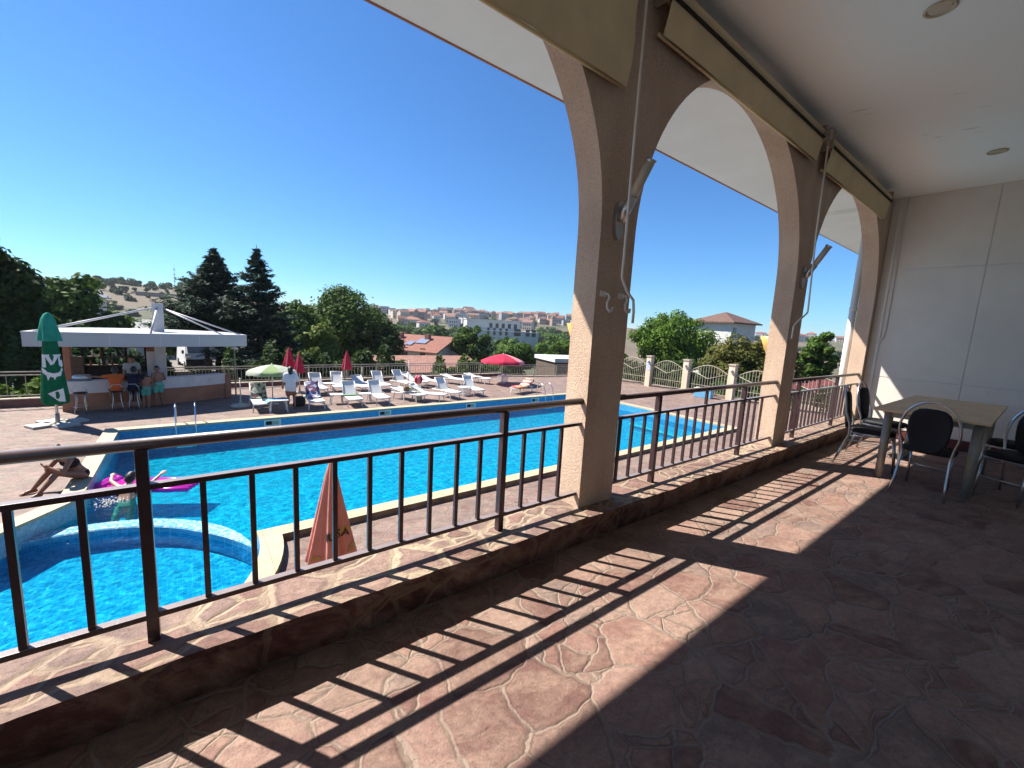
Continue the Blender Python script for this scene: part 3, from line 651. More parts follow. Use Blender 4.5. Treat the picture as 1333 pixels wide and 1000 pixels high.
# ------------------------------------------------------------------ deck, pool and coping
KC, KR = Vector((-1.95, 7.55)), 2.72
def inner_loop(off=0.0):
    P = [(-1.75-off, 16.4+off), (17.55+off, 16.4+off), (17.55+off, 7.78-off)]
    rad = KR+off; yj = 7.78-off; a0 = math.asin(min(1, (yj-KC.y)/rad))
    P.append((KC.x+rad*math.cos(a0), yj))
    N = 44
    for k in range(1, N+1): a = a0-(a0+PI)*k/N; P.append((KC.x+rad*math.cos(a), KC.y+rad*math.sin(a)))
    o = off
    P += [(-4.35-o, 8.35+o*.5), (-3.5-o*.8, 8.95+o*.6), (-2.5-o*.85, 9.67+o*.55), (-2.15-o*.9, 10.2+o*.4), (-1.87-o, 10.65+o*.2), (-1.75-o, 11.0)]
    return P
IN, OUT = inner_loop(), inner_loop(.33)
DX0, DX1, DY0, DY1 = -16, 27.5, 2.2, 27
outer = [(DX0, DY0), (27.5, DY0), (27.5, 18.6), (26.4, 20.5), (24.5, 23.3), (20.8, 24.1), (18.5, 25.3), (3, 25.3), (1.4, 22.6), (DX0, 21.4)]
outer = [(DX0, DY0), (46, DY0), (46, 6.5), (27.5, 10.5), (27.5, 23.4), (20.8, 24.2), (18.5, 25.3), (2.2, 25.3), (2.2, 25.2), (DX0, 25.0)]
V, F = tri_fill(outer, [OUT], DECK); b = MB(); b.add(V, F); b.build('pool_deck', m_deck, kind='structure')
b = MB(); n = len(IN); zc = -2.08
for i in range(n):
    j = (i+1) % n; p, q, r_, s_ = IN[i], IN[j], OUT[j], OUT[i]
    b.mat(0); b.add([(p[0], p[1], zc), (q[0], q[1], zc), (r_[0], r_[1], zc), (s_[0], s_[1], zc)], [(0, 1, 2, 3)])
    b.add([(p[0], p[1], zc), (q[0], q[1], zc), (q[0], q[1], zc-.06), (p[0], p[1], zc-.06)], [(0, 1, 2, 3)])
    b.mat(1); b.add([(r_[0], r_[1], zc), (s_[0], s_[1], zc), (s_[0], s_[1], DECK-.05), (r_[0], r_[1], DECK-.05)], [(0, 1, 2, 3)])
b.build('pool_coping', [m_coping, m_copedge], kind='structure')
b = MB(); ZF = -2.95
kid = set(range(3, len(IN)-1))
for i in range(n):
    j = (i+1) % n; p, q = IN[i], IN[j]
    for (za, zb, mi_) in ((zc-.06, -2.52, 1 if i >= 42 or i < 1 or 1 else 0), (-2.52, ZF, 0)):
        b.mat(1 if (mi_ and i > 46) else 0); b.add([(p[0], p[1], za), (q[0], q[1], za), (q[0], q[1], zb), (p[0], p[1], zb)], [(0, 1, 2, 3)])
b.build('pool_wall', [m_tilewall, m_tileline], kind='structure')
# ring wall between the big and the small pool
a0, a1 = R(4.9), R(94.5); N = 40
def rin(k): return 2.40+.30*max(0, 1-k/13)**1.5
def arcp(r_, a): return (KC.x+r_*math.cos(a), KC.y+r_*math.sin(a))
b = MB(); V = []; F = []
for k in range(N+1):
    a = a0+(R(108)-a0)*k/N
    for (r_, z) in ((2.72, ZF), (2.72, -2.42), (2.70, -2.40), (rin(k)+.02, -2.40), (rin(k), -2.42), (rin(k), ZF)): x, y = arcp(r_, a); V.append((x, y, z))
for k in range(N):
    for m_ in range(5): F.append((k*6+m_, (k+1)*6+m_, (k+1)*6+m_+1, k*6+m_+1))
b.add(V, F); b.mi = [0 if k % 5 in (1, 2, 3) else 1 for k in range(len(F))]; b.build('pool_ring_wall', [m_ring, m_tilewall], kind='structure')
# floors and water
kidloop = [arcp(rin(k)-.001, a0+(a1-a0)*k/N) for k in range(N+1)]
far_in = IN[-6:-1][::-1]
mainloop = IN[0:3]+[IN[3]]+[arcp(2.72, a0+(a1-a0)*k/N) for k in range(1, N+1)]+[(-1.75, 11.0)]
kidfull = kidloop+[(-1.87, 10.65)]+[p for p in IN[4:-2][::-1]]
def shrink(P): return P
V, F = tri_fill(mainloop, [], ZF+.02); b = MB(); b.add(V, F); b.build('pool_floor', m_tile, kind='structure')
V, F = tri_fill(kidfull, [], -2.76); b = MB(); b.add(V, F); b.build('pool_floor', m_tile, kind='structure')
V, F = tri_fill(mainloop, [], -2.43); b = MB(); b.add(V, F); b.build('pool_water', m_water, kind='structure')
V, F = tri_fill(kidfull, [], -2.50); b = MB(); b.add(V, F); b.build('pool_water', m_water2, kind='structure')
b = MB(); b.mat(0); b.box(16.2, 17.545, 8.3, 11.6, ZF, -2.66); b.mat(1); b.box(16.14, 16.2, 8.3, 11.66, -2.70, -2.65); b.box(16.2, 17.545, 11.6, 11.66, -2.70, -2.65)
b.build('pool_step', [m_tile, m_white], kind='structure')
# skimmers
for k, (x, lab) in enumerate(((2.2, 'skimmer opening in the far pool wall below the green parasol'), (6.25, 'skimmer opening in the far pool wall, second from the left'), (10.4, 'skimmer opening in the far pool wall, second from the right'), (14.4, 'skimmer opening in the far pool wall, nearest the right pool ladder'))):
    t = thing('pool_skimmer', lab, 'pool skimmer', (x, 16.4, -2.26), group='white skimmer openings along the far pool wall')
    b = MB(); b.box(-.26, .26, -.02, -.0, .07, .11); b.box(-.26, .26, -.02, 0, -.11, -.07); b.box(-.26, -.21, -.02, 0, -.07, .07); b.box(.21, .26, -.02, 0, -.07, .07); b.build('frame', m_white, t)
    b = MB(); b.box(-.209, .209, -.008, -.003, -.069, .069); b.build('opening', m_dark, t)
    b = MB(); b.box(-.02, .209, -.014, -.009, -.069, .069); b.build('flap', m_galv, t)
def ladder(x, y, wd, label):
    t = thing('pool_ladder', label, 'pool ladder', (x, y, zc), group='chrome pool ladders on the far edge')
    for s in (-1, 1):
        b = MB(); b.tube([(s*wd/2, .62, -.12), (s*wd/2, .6, .35), (s*wd/2, .5, .58), (s*wd/2, .3, .64), (s*wd/2, .06, .52), (s*wd/2, -.1, .2), (s*wd/2, -.13, -.2), (s*wd/2, -.13, -1.1)], .021, 10); b.build('handrail', m_chrome, t)
    for z in (-.45, -.7, -.95): b = MB(); b.box(-wd/2, wd/2, -.17, -.09, z, z+.025); b.build('step', m_chrome, t)
ladder(-.2, 16.45, .5, 'chrome pool ladder in front of the bar'); ladder(15.35, 16.45, .55, 'chrome pool ladder near the right end of the far edge')

# ------------------------------------------------------------------ parasols
def folded(t, prof, nf, amp, mat, name='canopy', capmat=None, seg=72, ph=0.0):
    zlo = prof[0][1]; zhi = prof[-1][1]
    def mod(th, z):
        u = (zhi-z)/(zhi-zlo); return 1+amp*(.25+.75*u)*(math.cos(nf*th+ph+.9*math.sin(2*th))+.35*math.cos(2*nf*th+1.3+z))
    b = MB(); b.lathe(prof, seg=seg, mod=mod); b.build(name, mat, t)
    return mod
def rprof(prof, z):
    for (r1, z1), (r2, z2) in zip(prof[:-1], prof[1:]):
        if min(z1, z2) <= z <= max(z1, z2): u = (z-z1)/(z2-z1+1e-9); return r1+(r2-r1)*u
    return prof[-1][0]
def decal(t, polys, prof, mod, th0, name, mat, lift=.012):
    "flat outlines (u sideways, z up) laid on a folded canopy and given thickness"
    b = MB(); bm = bmesh.new()
    for poly in polys:
        vs_ = [bm.verts.new((u, z, 0)) for u, z in poly]; bm.faces.new(vs_)
    bmesh.ops.triangulate(bm, faces=bm.faces[:])
    for _ in range(3): bmesh.ops.subdivide_edges(bm, edges=[e for e in bm.edges if e.calc_length() > .035], cuts=1)
    bmesh.ops.triangulate(bm, faces=bm.faces[:]); bm.verts.index_update(); V = []
    for q in bm.verts:
        u, z = q.co.x, q.co.y; r_ = rprof(prof, z); th = th0+u/max(r_, .02); rr = r_*mod(th, z)+lift
        V.append((rr*math.cos(th), rr*math.sin(th), z))
    F = [[q.index for q in f.verts] for f in bm.faces]; bm.free()
    b.add(V, F, True); return b.build(name, mat, t)
# big green closed parasol
t = thing('green_parasol', 'tall closed green parasol with a white letter emblem on a slab base', 'parasol', (-3.32, 18.4, DECK))
b = MB(); b.tube([(0, 0, .05), (0, 0, 3.35)], .035, 12); b.build('pole', m_whitemetal, t)
prof = [(.25, .66), (.285, .72), (.29, .9), (.265, 1.2), (.235, 1.6), (.20, 2.0), (.165, 2.4), (.13, 2.85), (.09, 3.2), (.02, 3.38)]
mod = folded(t, prof, 6, .10, m_green, seg=96)
cp = [(.225, 2.58), (.215, 2.70), (.19, 2.95), (.15, 3.22), (.09, 3.36), (.02, 3.42)]
b = MB(); b.lathe(cp, seg=48, mod=lambda th, z: 1.0+.42*math.cos(4*th+.5)*max(0, 3.2-z)); b.build('cap', m_green2, t)
thc = math.atan2(-18.4, 3.32)
def letters(txt, size, cx, cz, wx=1.0):
    cu = bpy.data.curves.new('txt', 'FONT'); cu.body = txt; cu.size = size; cu.resolution_u = 3; cu.offset = size*.018
    o = bpy.data.objects.new('txt', cu); COL.objects.link(o); dg = bpy.context.evaluated_depsgraph_get(); me = bpy.data.meshes.new_from_object(o.evaluated_get(dg))
    P = [[(me.vertices[i].co.x*wx+cx, me.vertices[i].co.y+cz) for i in p.vertices] for p in me.polygons]
    bpy.data.objects.remove(o); return P
swoosh = [[(-.24, 1.80), (-.17, 1.76), (-.10, 1.66), (-.12, 1.54), (-.20, 1.64)], [(-.12, 1.54), (-.10, 1.66), (.0, 1.62), (.0, 1.50)], [(0, 1.50), (0, 1.62), (.10, 1.64), (.22, 1.78), (.24, 1.70), (.14, 1.54)], [(.22, 1.78), (.15, 1.86), (.17, 2.02), (.24, 2.0), (.245, 1.84)], [(-.13, 1.55), (-.06, 1.53), (-.11, 1.40)], [(.0, 1.51), (.06, 1.52), (.02, 1.42)]]
decal(t, [[(-.20, 1.80), (-.12, 1.80), (-.12, 2.14), (-.20, 2.14)], [(.12, 1.84), (.19, 1.84), (.19, 2.14), (.12, 2.14)], [(-.13, 2.14), (-.05, 2.14), (.035, 1.90), (-.03, 1.86)], [(.05, 2.14), (.13, 2.14), (.035, 1.90), (-.0, 1.90)], [(-.23, 2.14), (-.04, 2.14), (-.04, 2.18), (-.23, 2.18)], [(.03, 2.14), (.22, 2.14), (.22, 2.18), (.03, 2.18)]]+swoosh, prof, mod, thc, 'emblem', m_logo, .02)
decal(t, [[(-.19, 1.02), (.13, 1.16), (.16, .74), (.02, .77)]], prof, mod, thc+.15, 'pale_patch', m_logo)
for k in range(4):
    a = k*PI/2+.55; b = MB(); m_ = Matrix.Rotation(a, 4, 'Z') @ Matrix.Translation((.36, .0, .04)); b.obox(m_, .56, .52, .075, .012); b.build('base_slab', m_conc, t)
b = MB(); b.tube([(0, 0, .0), (0, 0, .35)], .055, 12); b.build('base_socket', m_galv, t)
# peach closed parasol below the parapet
t = thing('peach_parasol', 'closed faded peach parasol standing between the pool and the parapet', 'parasol', (1.15, 4.55, DECK))
b = MB(); b.tube([(0, 0, .0), (0, 0, 2.24)], .022, 10); b.build('pole', m_whitemetal, t)
prof = [(.225, 1.13), (.235, 1.15), (.20, 1.35), (.155, 1.6), (.108, 1.85), (.06, 2.1), (.024, 2.23), (.012, 2.26)]
mod = folded(t, prof, 7, .19, m_peach, seg=120)
thc = math.atan2(-4.55, -1.15)
decal(t, [[(-.05, 1.44), (.22, 1.50), (.22, 1.56), (-.05, 1.51)]], prof, mod, thc, 'ochre_band', m_ochre, .010)
decal(t, letters('IUSA', .115, -.06, 1.45), prof, mod, thc, 'lettering', m_ink, .014)
decal(t, [[(.10, 1.26), (.21, 1.30), (.20, 1.38), (.15, 1.36), (.11, 1.32)]], prof, mod, thc+.35, 'ochre_mark', m_ochre, .010)
decal(t, [[(-.12, 1.22), (-.05, 1.23), (-.05, 1.27), (-.12, 1.26)]], prof, mod, thc-.35, 'ochre_mark', m_ochre, .010)
b = MB(); b.lathe([(.0, .0), (.24, .0), (.25, .05), (.2, .09), (.05, .11), (.03, .3), (.0, .3)], seg=20); b.build('base', m_conc, t)
# small closed red ones
def red_closed(x, y, ztop, label, L=.98, R0=.25):
    t = thing('red_parasol', label, 'parasol', (x, y, DECK), group='closed red parasols by the far fence'); H = ztop-DECK
    b = MB(); b.tube([(0, 0, .03), (0, 0, H)], .02, 8); b.build('pole', m_whitemetal, t)
    pr = [(R0*.93, H-L), (R0, H-L+.03), (R0*.8, H-L*.7), (R0*.45, H-L*.3), (.03, H-.03), (.01, H+.03)]
    folded(t, pr, 6, .14, m_red, seg=60)
    b = MB(); b.lathe([(0, 0), (.22, 0), (.23, .06), (.05, .1), (.03, .28), (0, .28)], seg=18); b.build('base', m_conc, t)
    a = math.atan2(-y, -x)
    md = lambda th, z: 1+.14*(math.cos(6*th+.9*math.sin(2*th)))*.7
    decal(t, [[(-.17, H-L+.05), (-.12, H-L+.05), (-.01, H-.05), (-.02, H-.05)]], pr, md, a+.1, 'pale_stripe', m_redpale, .02)
red_closed(3.80, 22.6, -.05, 'closed red parasol, the tallest and leftmost, partly behind the next one', 1.0, .27)
red_closed(4.12, 21.9, -.26, 'closed red parasol just right of the white shirted person', .95, .23)
red_closed(6.50, 22.5, -.20, 'closed red parasol standing alone before the fence on the right', .98, .25)
def open_parasol(name, x, y, zt, rad, drop, mats, label, tilt=0.0):
    t = thing(name, label, 'parasol', (x, y, DECK)); H = zt-DECK
    b = MB(); b.tube([(0, 0, .03), (0, 0, H+.06)], .02, 8); b.build('pole', m_whitemetal, t)
    for k in range(8):
        b = MB(); V = []; F = []; N = 6; a0_, a1_ = 2*PI*k/8+.2, 2*PI*(k+1)/8+.2
        for i in range(7):
            u = i/6; r_ = rad*u; z = H-drop*(u**1.5)
            for m_ in range(N+1):
                v = m_/N; a = a0_+(a1_-a0_)*v; sag = math.sin(PI*v); rr = r_*(1-.035*sag*u); V.append((rr*math.cos(a), rr*math.sin(a), z-.02*sag*u))
        for m_ in range(N+1):
            v = m_/N; a = a0_+(a1_-a0_)*v; V.append((rad*.99*math.cos(a), rad*.99*math.sin(a), H-drop-.13-.02*math.sin(3*PI*v)))
        for i in range(7):
            for m_ in range(N): F.append((i*(N+1)+m_, (i+1)*(N+1)+m_, (i+1)*(N+1)+m_+1, i*(N+1)+m_+1))
        b.add(V, F, True); b.build('canopy_panel', mats[k % len(mats)], t)
        b = MB(); b.tube([(0, 0, H-.35), (rad*.5*math.cos(a0_), rad*.5*math.sin(a0_), H-drop*.36)], .006, 5); b.tube([(0, 0, H-.02), (rad*.97*math.cos(a0_), rad*.97*math.sin(a0_), H-drop-.02)], .006, 5); b.build('rib', m_galv, t)
    b = MB(); b.lathe([(0, 0), (.22, 0), (.23, .06), (.05, .1), (.03, .3), (0, .3)], seg=18); b.build('base', m_conc, t)
    return t
open_parasol('green_white_parasol', 2.62, 19.3, -.52, .92, .26, [m_palegrn, m_limegrn, m_palegrn, m_palegrn], 'open pale green and white parasol beside the white shirted person')
open_parasol('open_red_parasol', 16.0, 21.6, -.27, 1.42, .46, [m_red, m_red, m_redpale, m_red], 'open red parasol with pale panels by the corner of the fence')
def standpole(x, y, h, label):
    t = thing('parasol_stand', label, 'parasol stand', (x, y, DECK), group='empty white parasol stands')
    b = MB(); b.tube([(0, 0, .05), (0, 0, h)], .022, 8); b.tube([(0, 0, h-.03), (0, 0, h+.02)], .034, 8); b.build('pole', m_whitemetal, t)
    b = MB(); b.lathe([(0, 0), (.34, 0), (.36, .03), (.3, .08), (.06, .1), (.04, .25), (0, .25)], seg=20); b.build('base', m_conc, t)
standpole(1.52, 19.45, 1.12, 'empty white parasol stand at the right end of the bar')
standpole(7.42, 22.9, 1.05, 'empty white parasol stand behind the loungers')
standpole(9.3, 21.0, 1.7, 'empty white parasol stand beside the cluttered table')

# ------------------------------------------------------------------ loungers
def mk_lounger(ang, label='x', towel=None):
    t = thing('sun_lounger', label, 'sun lounger', group='white sun loungers beside the pool')
    # local: foot at origin, head towards +X ; 1.95 long
    hx = 1.12; L = .74 ; W = .275
    b = MB()
    for s in (1, -1):
        b.tube([(0.02, s*W, .33), (.12, s*W, .35), (hx, s*W, .34), (1.78, s*W, .30)], .022, 8)
    b.tube([(0.02, -W, .33), (0.02, W, .33)], .022, 8); b.tube([(1.78, -W, .30), (1.78, W, .30)], .022, 8); b.build('frame', m_white, t)
    for (x, dx) in ((.25, -.06), (1.55, .08)):
        for s in (1, -1): b = MB(); b.bar((x, s*W, .33), (x+dx, s*(W+.02), 0), .04, .03); b.build('leg', m_white, t)
    def slab(p0, p1, sag):
        V = []; F = []; N = 8
        for side in (0, 1):
            for i in range(N+1):
                u = i/N; c = Vector(p0).lerp(Vector(p1), u); 
                for s in (-1, -.5, 0, .5, 1): V.append((c.x, s*.26, c.z-sag*math.sin(PI*u)-.01*(1-s*s)-.02*side))
        for side in (0, 1):
            o = side*(N+1)*5
            for i in range(N):
                for m_ in range(4): q = (o+i*5+m_, o+(i+1)*5+m_, o+(i+1)*5+m_+1, o+i*5+m_+1); F.append(q if side == 0 else q[::-1])
        return V, F
    V, F = slab((.03, 0, .375), (hx, 0, .37), .015); b = MB(); b.add(V, F, True); b.build('seat', m_sling, t)
    e = (hx+L*math.cos(ang), 0, .37+L*math.sin(ang))
    V, F = slab((hx+.015, 0, .375), e, .02); b = MB(); b.add(V, F, True); b.build('backrest', m_sling, t)
    b = MB()
    for s in (1, -1): b.tube([(hx, s*.268, .36), (e[0]+.0, s*.268, e[2]+.01)], .018, 8)
    b.tube([(e[0], -.268, e[2]+.01), (e[0], .268, e[2]+.01)], .018, 8); b.build('back_frame', m_white, t)
    if ang > .2:
        b = MB(); 
        for s in (1, -1): b.bar((hx+L*.5*math.cos(ang), s*.24, .36+L*.5*math.sin(ang)), (1.62, s*.24, .31), .02, .02)
        b.build('back_prop', m_white, t)
    return t
P_UP, P_MID, P_FLAT = mk_lounger(R(46)), mk_lounger(R(28)), mk_lounger(R(12))
used = {}
def lounger(proto, hx, hy, fx, fy, label):
    a = math.atan2(hy-fy, hx-fx)
    o = proto if id(proto) not in used else copy_tree(proto); used[id(proto)] = 1
    o.location = (fx, fy, DECK); o.rotation_euler = (0, 0, a); o['label'] = label; return o
LG = [
 (P_UP, 439, 486, 443, 503.6, 'white lounger in the back row, second from the left, right of the closed parasol pair'),
 (P_MID, 460, 488, 478.5, 503.6, 'white lounger in the back row under the lone closed red parasol'),
 (P_UP, 491.7, 484.6, 503.8, 501.7, 'white lounger in the back row, third from the right of the upright ones'),
 (P_UP, 518.5, 483, 536, 499, 'white lounger in the back row with the pink ball at its foot'),
 (P_UP, 456, 499, 464, 520, 'front row lounger with a green towel across its seat'),
 (P_UP, 490.7, 498, 501, 518, 'empty front row lounger left of the cluttered table'),
 (P_UP, 408.7, 486, 420, 506, 'leftmost empty white lounger in the back row'),
 (P_UP, 337.5, 503, 342, 525.7, 'lounger with a dark patterned towel under the green and white parasol'),
 (P_UP, 407, 500, 413.6, 523, 'lounger with a blue and white patterned towel beside the white shirted person'),
 (P_FLAT, 541, 505, 552, 514, 'flat lounger just right of the cluttered table'),
 (P_MID, 555, 502, 580.5, 513.4, 'half reclined front row lounger second to the right of the cluttered table'),
 (P_UP, 580.5, 494, 596, 511, 'upright front row lounger left of the slatted white stool'),
 (P_UP, 613.6, 491.5, 626, 508, 'upright front row lounger between the slatted stool and the orange towel'),
 (P_FLAT, 567, 489.5, 578, 497, 'flat lounger behind the front row, in line with the tiled roof beyond the fence'),
 (P_FLAT, 594, 488.5, 608, 494.5, 'flat lounger in the back row left of the open red parasol'),
 (P_FLAT, 634, 488, 638, 493, 'short looking flat lounger under the left edge of the open red parasol'),
 (P_MID, 543, 487.5, 556, 497, 'half reclined lounger just behind the pink ball'),
]
LO = []
for (pt, hx, hy, fx, fy, lab) in LG:
    zt = -1.32 if pt is P_UP else (-1.50 if pt is P_MID else -1.72)
    H = atz(hx, hy, zt); Fp = atz(fx, fy, -1.84); d = Vector((H.x-Fp.x, H.y-Fp.y))
    if d.length < .3: d = Vector((0, 1))
    if pt is P_FLAT: d = Vector((-.45, 1))
    # keep the leaning direction of the photograph but never flatter than the row allows
    LO.append(lounger(pt, Fp.x+d.x, Fp.y+d.y, Fp.x, Fp.y, lab))
LO.append(lounger(P_MID, 16.1, 18.7, 14.15, 17.95, 'lounger lying along the pool edge under a striped towel and an orange one'))
def drape(L, mat, label, ang, part='both', name='towel', w_=.25, cover=(.1, .98)):
    "a towel lying over a lounger: top-level, in the lounger's frame"
    hx = 1.12; V = []; F = []; N = 14
    def pt(u):
        s = u*1.86
        if s < hx: return Vector((s, 0, .39))
        s -= hx; return Vector((hx+s*math.cos(ang), 0, .39+s*math.sin(ang)))
    for side in (0, 1):
        for i in range(N+1):
            u = cover[0]+(cover[1]-cover[0])*i/N; p = pt(u)
            for k, s in enumerate((-1.12, -1, -.4, .3, 1, 1.12)):
                z = p.z+.012+.012*math.sin(i*1.3+k*2)-(.09 if abs(s) > 1.05 else 0)-.008*side; V.append((p.x+.01*math.sin(k*3+i), s*w_, z))
    for side in (0, 1):
        o = side*(N+1)*6
        for i in range(N):
            for k in range(5): q = (o+i*6+k, o+(i+1)*6+k, o+(i+1)*6+k+1, o+i*6+k+1); F.append(q if not side else q[::-1])
    b = MB(); b.add(V, F, True); o = b.build(name, mat, label=label, category='towel'); o.location = L.location; o.rotation_euler = L.rotation_euler; return o
drape(LO[7], m_toweldark, 'dark patterned towel over the lounger under the green and white parasol', R(46), cover=(.58, 1.0))
drape(LO[8], m_towelblue, 'blue and white patterned towel over the lounger beside the white shirted person', R(46), cover=(.4, 1.02))
drape(LO[4], m_towelgreen, 'green towel lying across the seat of a front row lounger', R(46), cover=(.46, .58), w_=.30)
drape(LO[17], m_towelstripe, 'purple and yellow striped towel over the head end of the pool edge lounger', R(28), cover=(.42, 1.0), w_=.28)
drape(LO[17], m_towelor, 'orange and red towel over the foot end of the pool edge lounger', R(28), cover=(.02, .41), w_=.285)

def small_table(x, y, label, s=1.0, h=.42):
    t = thing('side_table', label, 'table', (x, y, DECK), random.uniform(-.2, .2), group='small white plastic tables among the loungers')
    b = MB(); b.box(-.26*s, .26*s, -.22*s, .22*s, h-.03, h, .008); b.build('tabletop', m_white, t)
    for i in (-1, 1):
        for j in (-1, 1): b = MB(); b.bar((i*.2*s, j*.17*s, h-.03), (i*.24*s, j*.2*s, 0), .035, .035); b.build('leg', m_white, t)
    return t
small_table(5.45, 22.0, 'small white table between the two leftmost back row loungers')
small_table(4.98, 18.75, 'small white table right of the blue patterned towel')
small_table(7.4, 21.75, 'small white table in the back row below the empty stand')
small_table(6.15, 18.55, 'small white table between the green towel lounger and its neighbour')
small_table(14.6, 22.4, 'small white table behind the front row near the open red parasol')
t = small_table(2.62, 17.95, 'white plastic table covered with a blue towel under the green parasol', 1.25, .48)
b = MB(); V = []; F = []
for i in range(9):
    for j in range(7):
        x = -.4+.1*i; y = -.3+.1*j; z = .49 if abs(x) < .33 and abs(y) < .29 else .42; V.append((x, y, z+.012*math.sin(i*2+j*3)))
for i in range(8):
    for j in range(6): F.append((i*7+j, (i+1)*7+j, (i+1)*7+j+1, i*7+j+1))
b.add(V, F, True); o = b.build('towel', m_bluecloth, label='light blue towel spread over the white table under the green parasol', category='towel'); o.location = (2.62, 18.05, DECK); 
def slat_stool(x, y, label):
    t = thing('slatted_stool', label, 'stool', (x, y, DECK), .2, group='white slatted stools')
    b = MB(); b.box(-.3, .3, -.22, .22, .43, .46, .006); b.build('seat', m_white, t)
    for (ax, n_) in (('x', 7),):
        for k in range(7):
            for yy in (-.2, .2): b = MB(); b.box(-.27+.09*k-.014, -.27+.09*k+.014, yy-.012, yy+.012, 0, .43); b.build('slat', m_white, t)
slat_stool(11.35, 18.6, 'white slatted stool between two front row loungers'); slat_stool(16.5, 22.2, 'white slatted stool beside the pole of the open red parasol')
# pink ball and table with bags
b = MB(); b.lathe([(.0001, 0), (.10, .02), (.19, .10), (.24, .24), (.19, .38), (.10, .46), (.0001, .48)], seg=24)
b.mi = [(k % 24)//3 % 2 for k in range(len(b.f))]
o = b.build('beach_ball', [m_red, m_redpale], label='pink and red beach ball at the foot of a back row lounger', category='beach ball'); o.location = (9.0, 20.0, DECK+.3)
# the ball lies on a lounger foot
o.location = (9.75, 20.75, DECK+.37)
t = small_table(8.15, 18.4, 'low table loaded with bags and bottles between the front row loungers', 1.15, .45)
def bag(x, y, z, sx, sy, sz, mat, label, rz=0):
    b = MB(); N = 16; V = []; F = []
    for (sc, u) in [(.8, 0), (1, .12), (1.02, .4), (.92, .75), (.6, .97), (.2, 1.0)]:
        for k in range(N):
            th = 2*PI*k/N; c, s_ = math.cos(th), math.sin(th); e = (abs(c)**3+abs(s_)**3)**(-1/3); V.append((sx*sc*c*e*(1+.08*math.sin(3*th+u*5)), sy*sc*s_*e, sz*u))
    for i in range(5):
        for k in range(N): F.append((i*N+k, i*N+(k+1) % N, (i+1)*N+(k+1) % N, (i+1)*N+k))
    F.append(list(range(N-1, -1, -1)))
    b.add(V, F, True)
    b.tube([(sx*.6, 0, sz*.9), (sx*.4, 0, sz*1.35), (-sx*.4, 0, sz*1.35), (-sx*.6, 0, sz*.9)], .012, 6)
    o = b.build('beach_bag', mat, label=label, category='bag', group='beach bags among the loungers'); o.location = (x, y, z); o.rotation_euler = (0, 0, rz)
m_bagbrown = plain('brown_woven_bag', (.20, .12, .06), .9, .3, 30); m_bagcream = plain('cream_bag', (.55, .50, .36), .9, .2, 20); m_bagblack = plain('black_bag', (.02, .02, .025), .7, .2, 20)
bag(8.02, 18.35, DECK+.452, .16, .09, .22, m_bagbrown, 'brown woven bag standing on the low table', .2)
bag(8.3, 18.45, DECK+.452, .12, .08, .18, m_bagcream, 'cream bag standing on the low table', -.3)
bag(8.55, 18.1, DECK, .17, .11, .3, m_bagcream, 'cream bag on the ground beside the low table', .3)
bag(3.5, 18.75, DECK, .24, .14, .42, m_bagblack, 'large black bag on the ground behind the white shirted person', .3)

# ------------------------------------------------------------------ the pool bar
def arcpts(pts, n=24):
    "smooth curve through control points"
    P = [Vector(p) for p in pts]; out = []
    for i in range(len(P)-1):
        p0 = P[max(i-1, 0)]; p1 = P[i]; p2 = P[i+1]; p3 = P[min(i+2, len(P)-1)]
        for k in range(n):
            u = k/n; out.append(.5*((2*p1)+(-p0+p2)*u+(2*p0-5*p1+4*p2-p3)*u*u+(-p0+3*p1-3*p2+p3)*u**3))
    out.append(P[-1]); return out
BAR = thing('pool_bar', 'curved pool bar with a white canopy hung from a central mast', 'bar', (-1, 21, DECK))
bo = Vector((-1, 21, DECK))
front = arcpts([(-4.22, 20.0), (-2.6, 20.12), (-1.05, 20.35), (.5, 20.7), (1.95, 21.15)], 8)
back = arcpts([(1.95, 21.15), (1.3, 23.2), (-.2, 24.3), (-2.2, 24.4), (-3.8, 23.2), (-4.22, 20.0)], 6)
loop = [(p.x-bo.x, p.y-bo.y) for p in front]+[(p.x-bo.x, p.y-bo.y) for p in back[1:-1]]
z0, z1 = .08-DECK, .52-DECK
b = MB(); b.prism(loop, z0, z1); b.build('canopy', m_canopyw, BAR)
cen = Vector((sum(p[0] for p in loop)/len(loop), sum(p[1] for p in loop)/len(loop)))
b = MB(); b.prism([((p[0]-cen.x)*1.004+cen.x, (p[1]-cen.y)*1.004+cen.y) for p in loop], z1+.002, z1+.045); b.build('canopy_rim', m_canopyw, BAR)
b = MB()
for q in (146, 206, 256):
    p = min(front, key=lambda f_: abs((f_.x)-at(q, 445, 20.4).x)); b.box(p.x-bo.x-.012, p.x-bo.x+.012, p.y-bo.y-.006, p.y-bo.y+.02, z0+.01, z1-.01)
b.build('canopy_joint', m_seam, BAR)
mt = at(207, 440, 22.2); b = MB(); b.box(-.16+mt.x-bo.x, .18+mt.x-bo.x, .95, 1.35, 0, 1.69-DECK, .01); b.build('mast', m_mast, BAR)
top = Vector((mt.x-bo.x, 1.1, 1.5-DECK))
for k, (x, y) in enumerate(((-4.0, 20.15), (-3.95, 20.9), (-1.12, 20.42), (1.1, 20.98), (1.75, 21.3))):
    b = MB(); s_ = .17 if x > -1 else (-.15 if x < -2 else 0)
    b.tube([top+Vector((s_, -.14 if s_ == 0 else 0, 0)), (x-bo.x, y-bo.y, z1+.03)], .035 if k in (0, 2) else .028, 8); b.build('stay_rod', m_canopyw, BAR)
cf = arcpts([(-3.55, 20.45), (-2.4, 20.55), (-1.15, 20.8), (.1, 21.2), (1.15, 21.75)], 8)
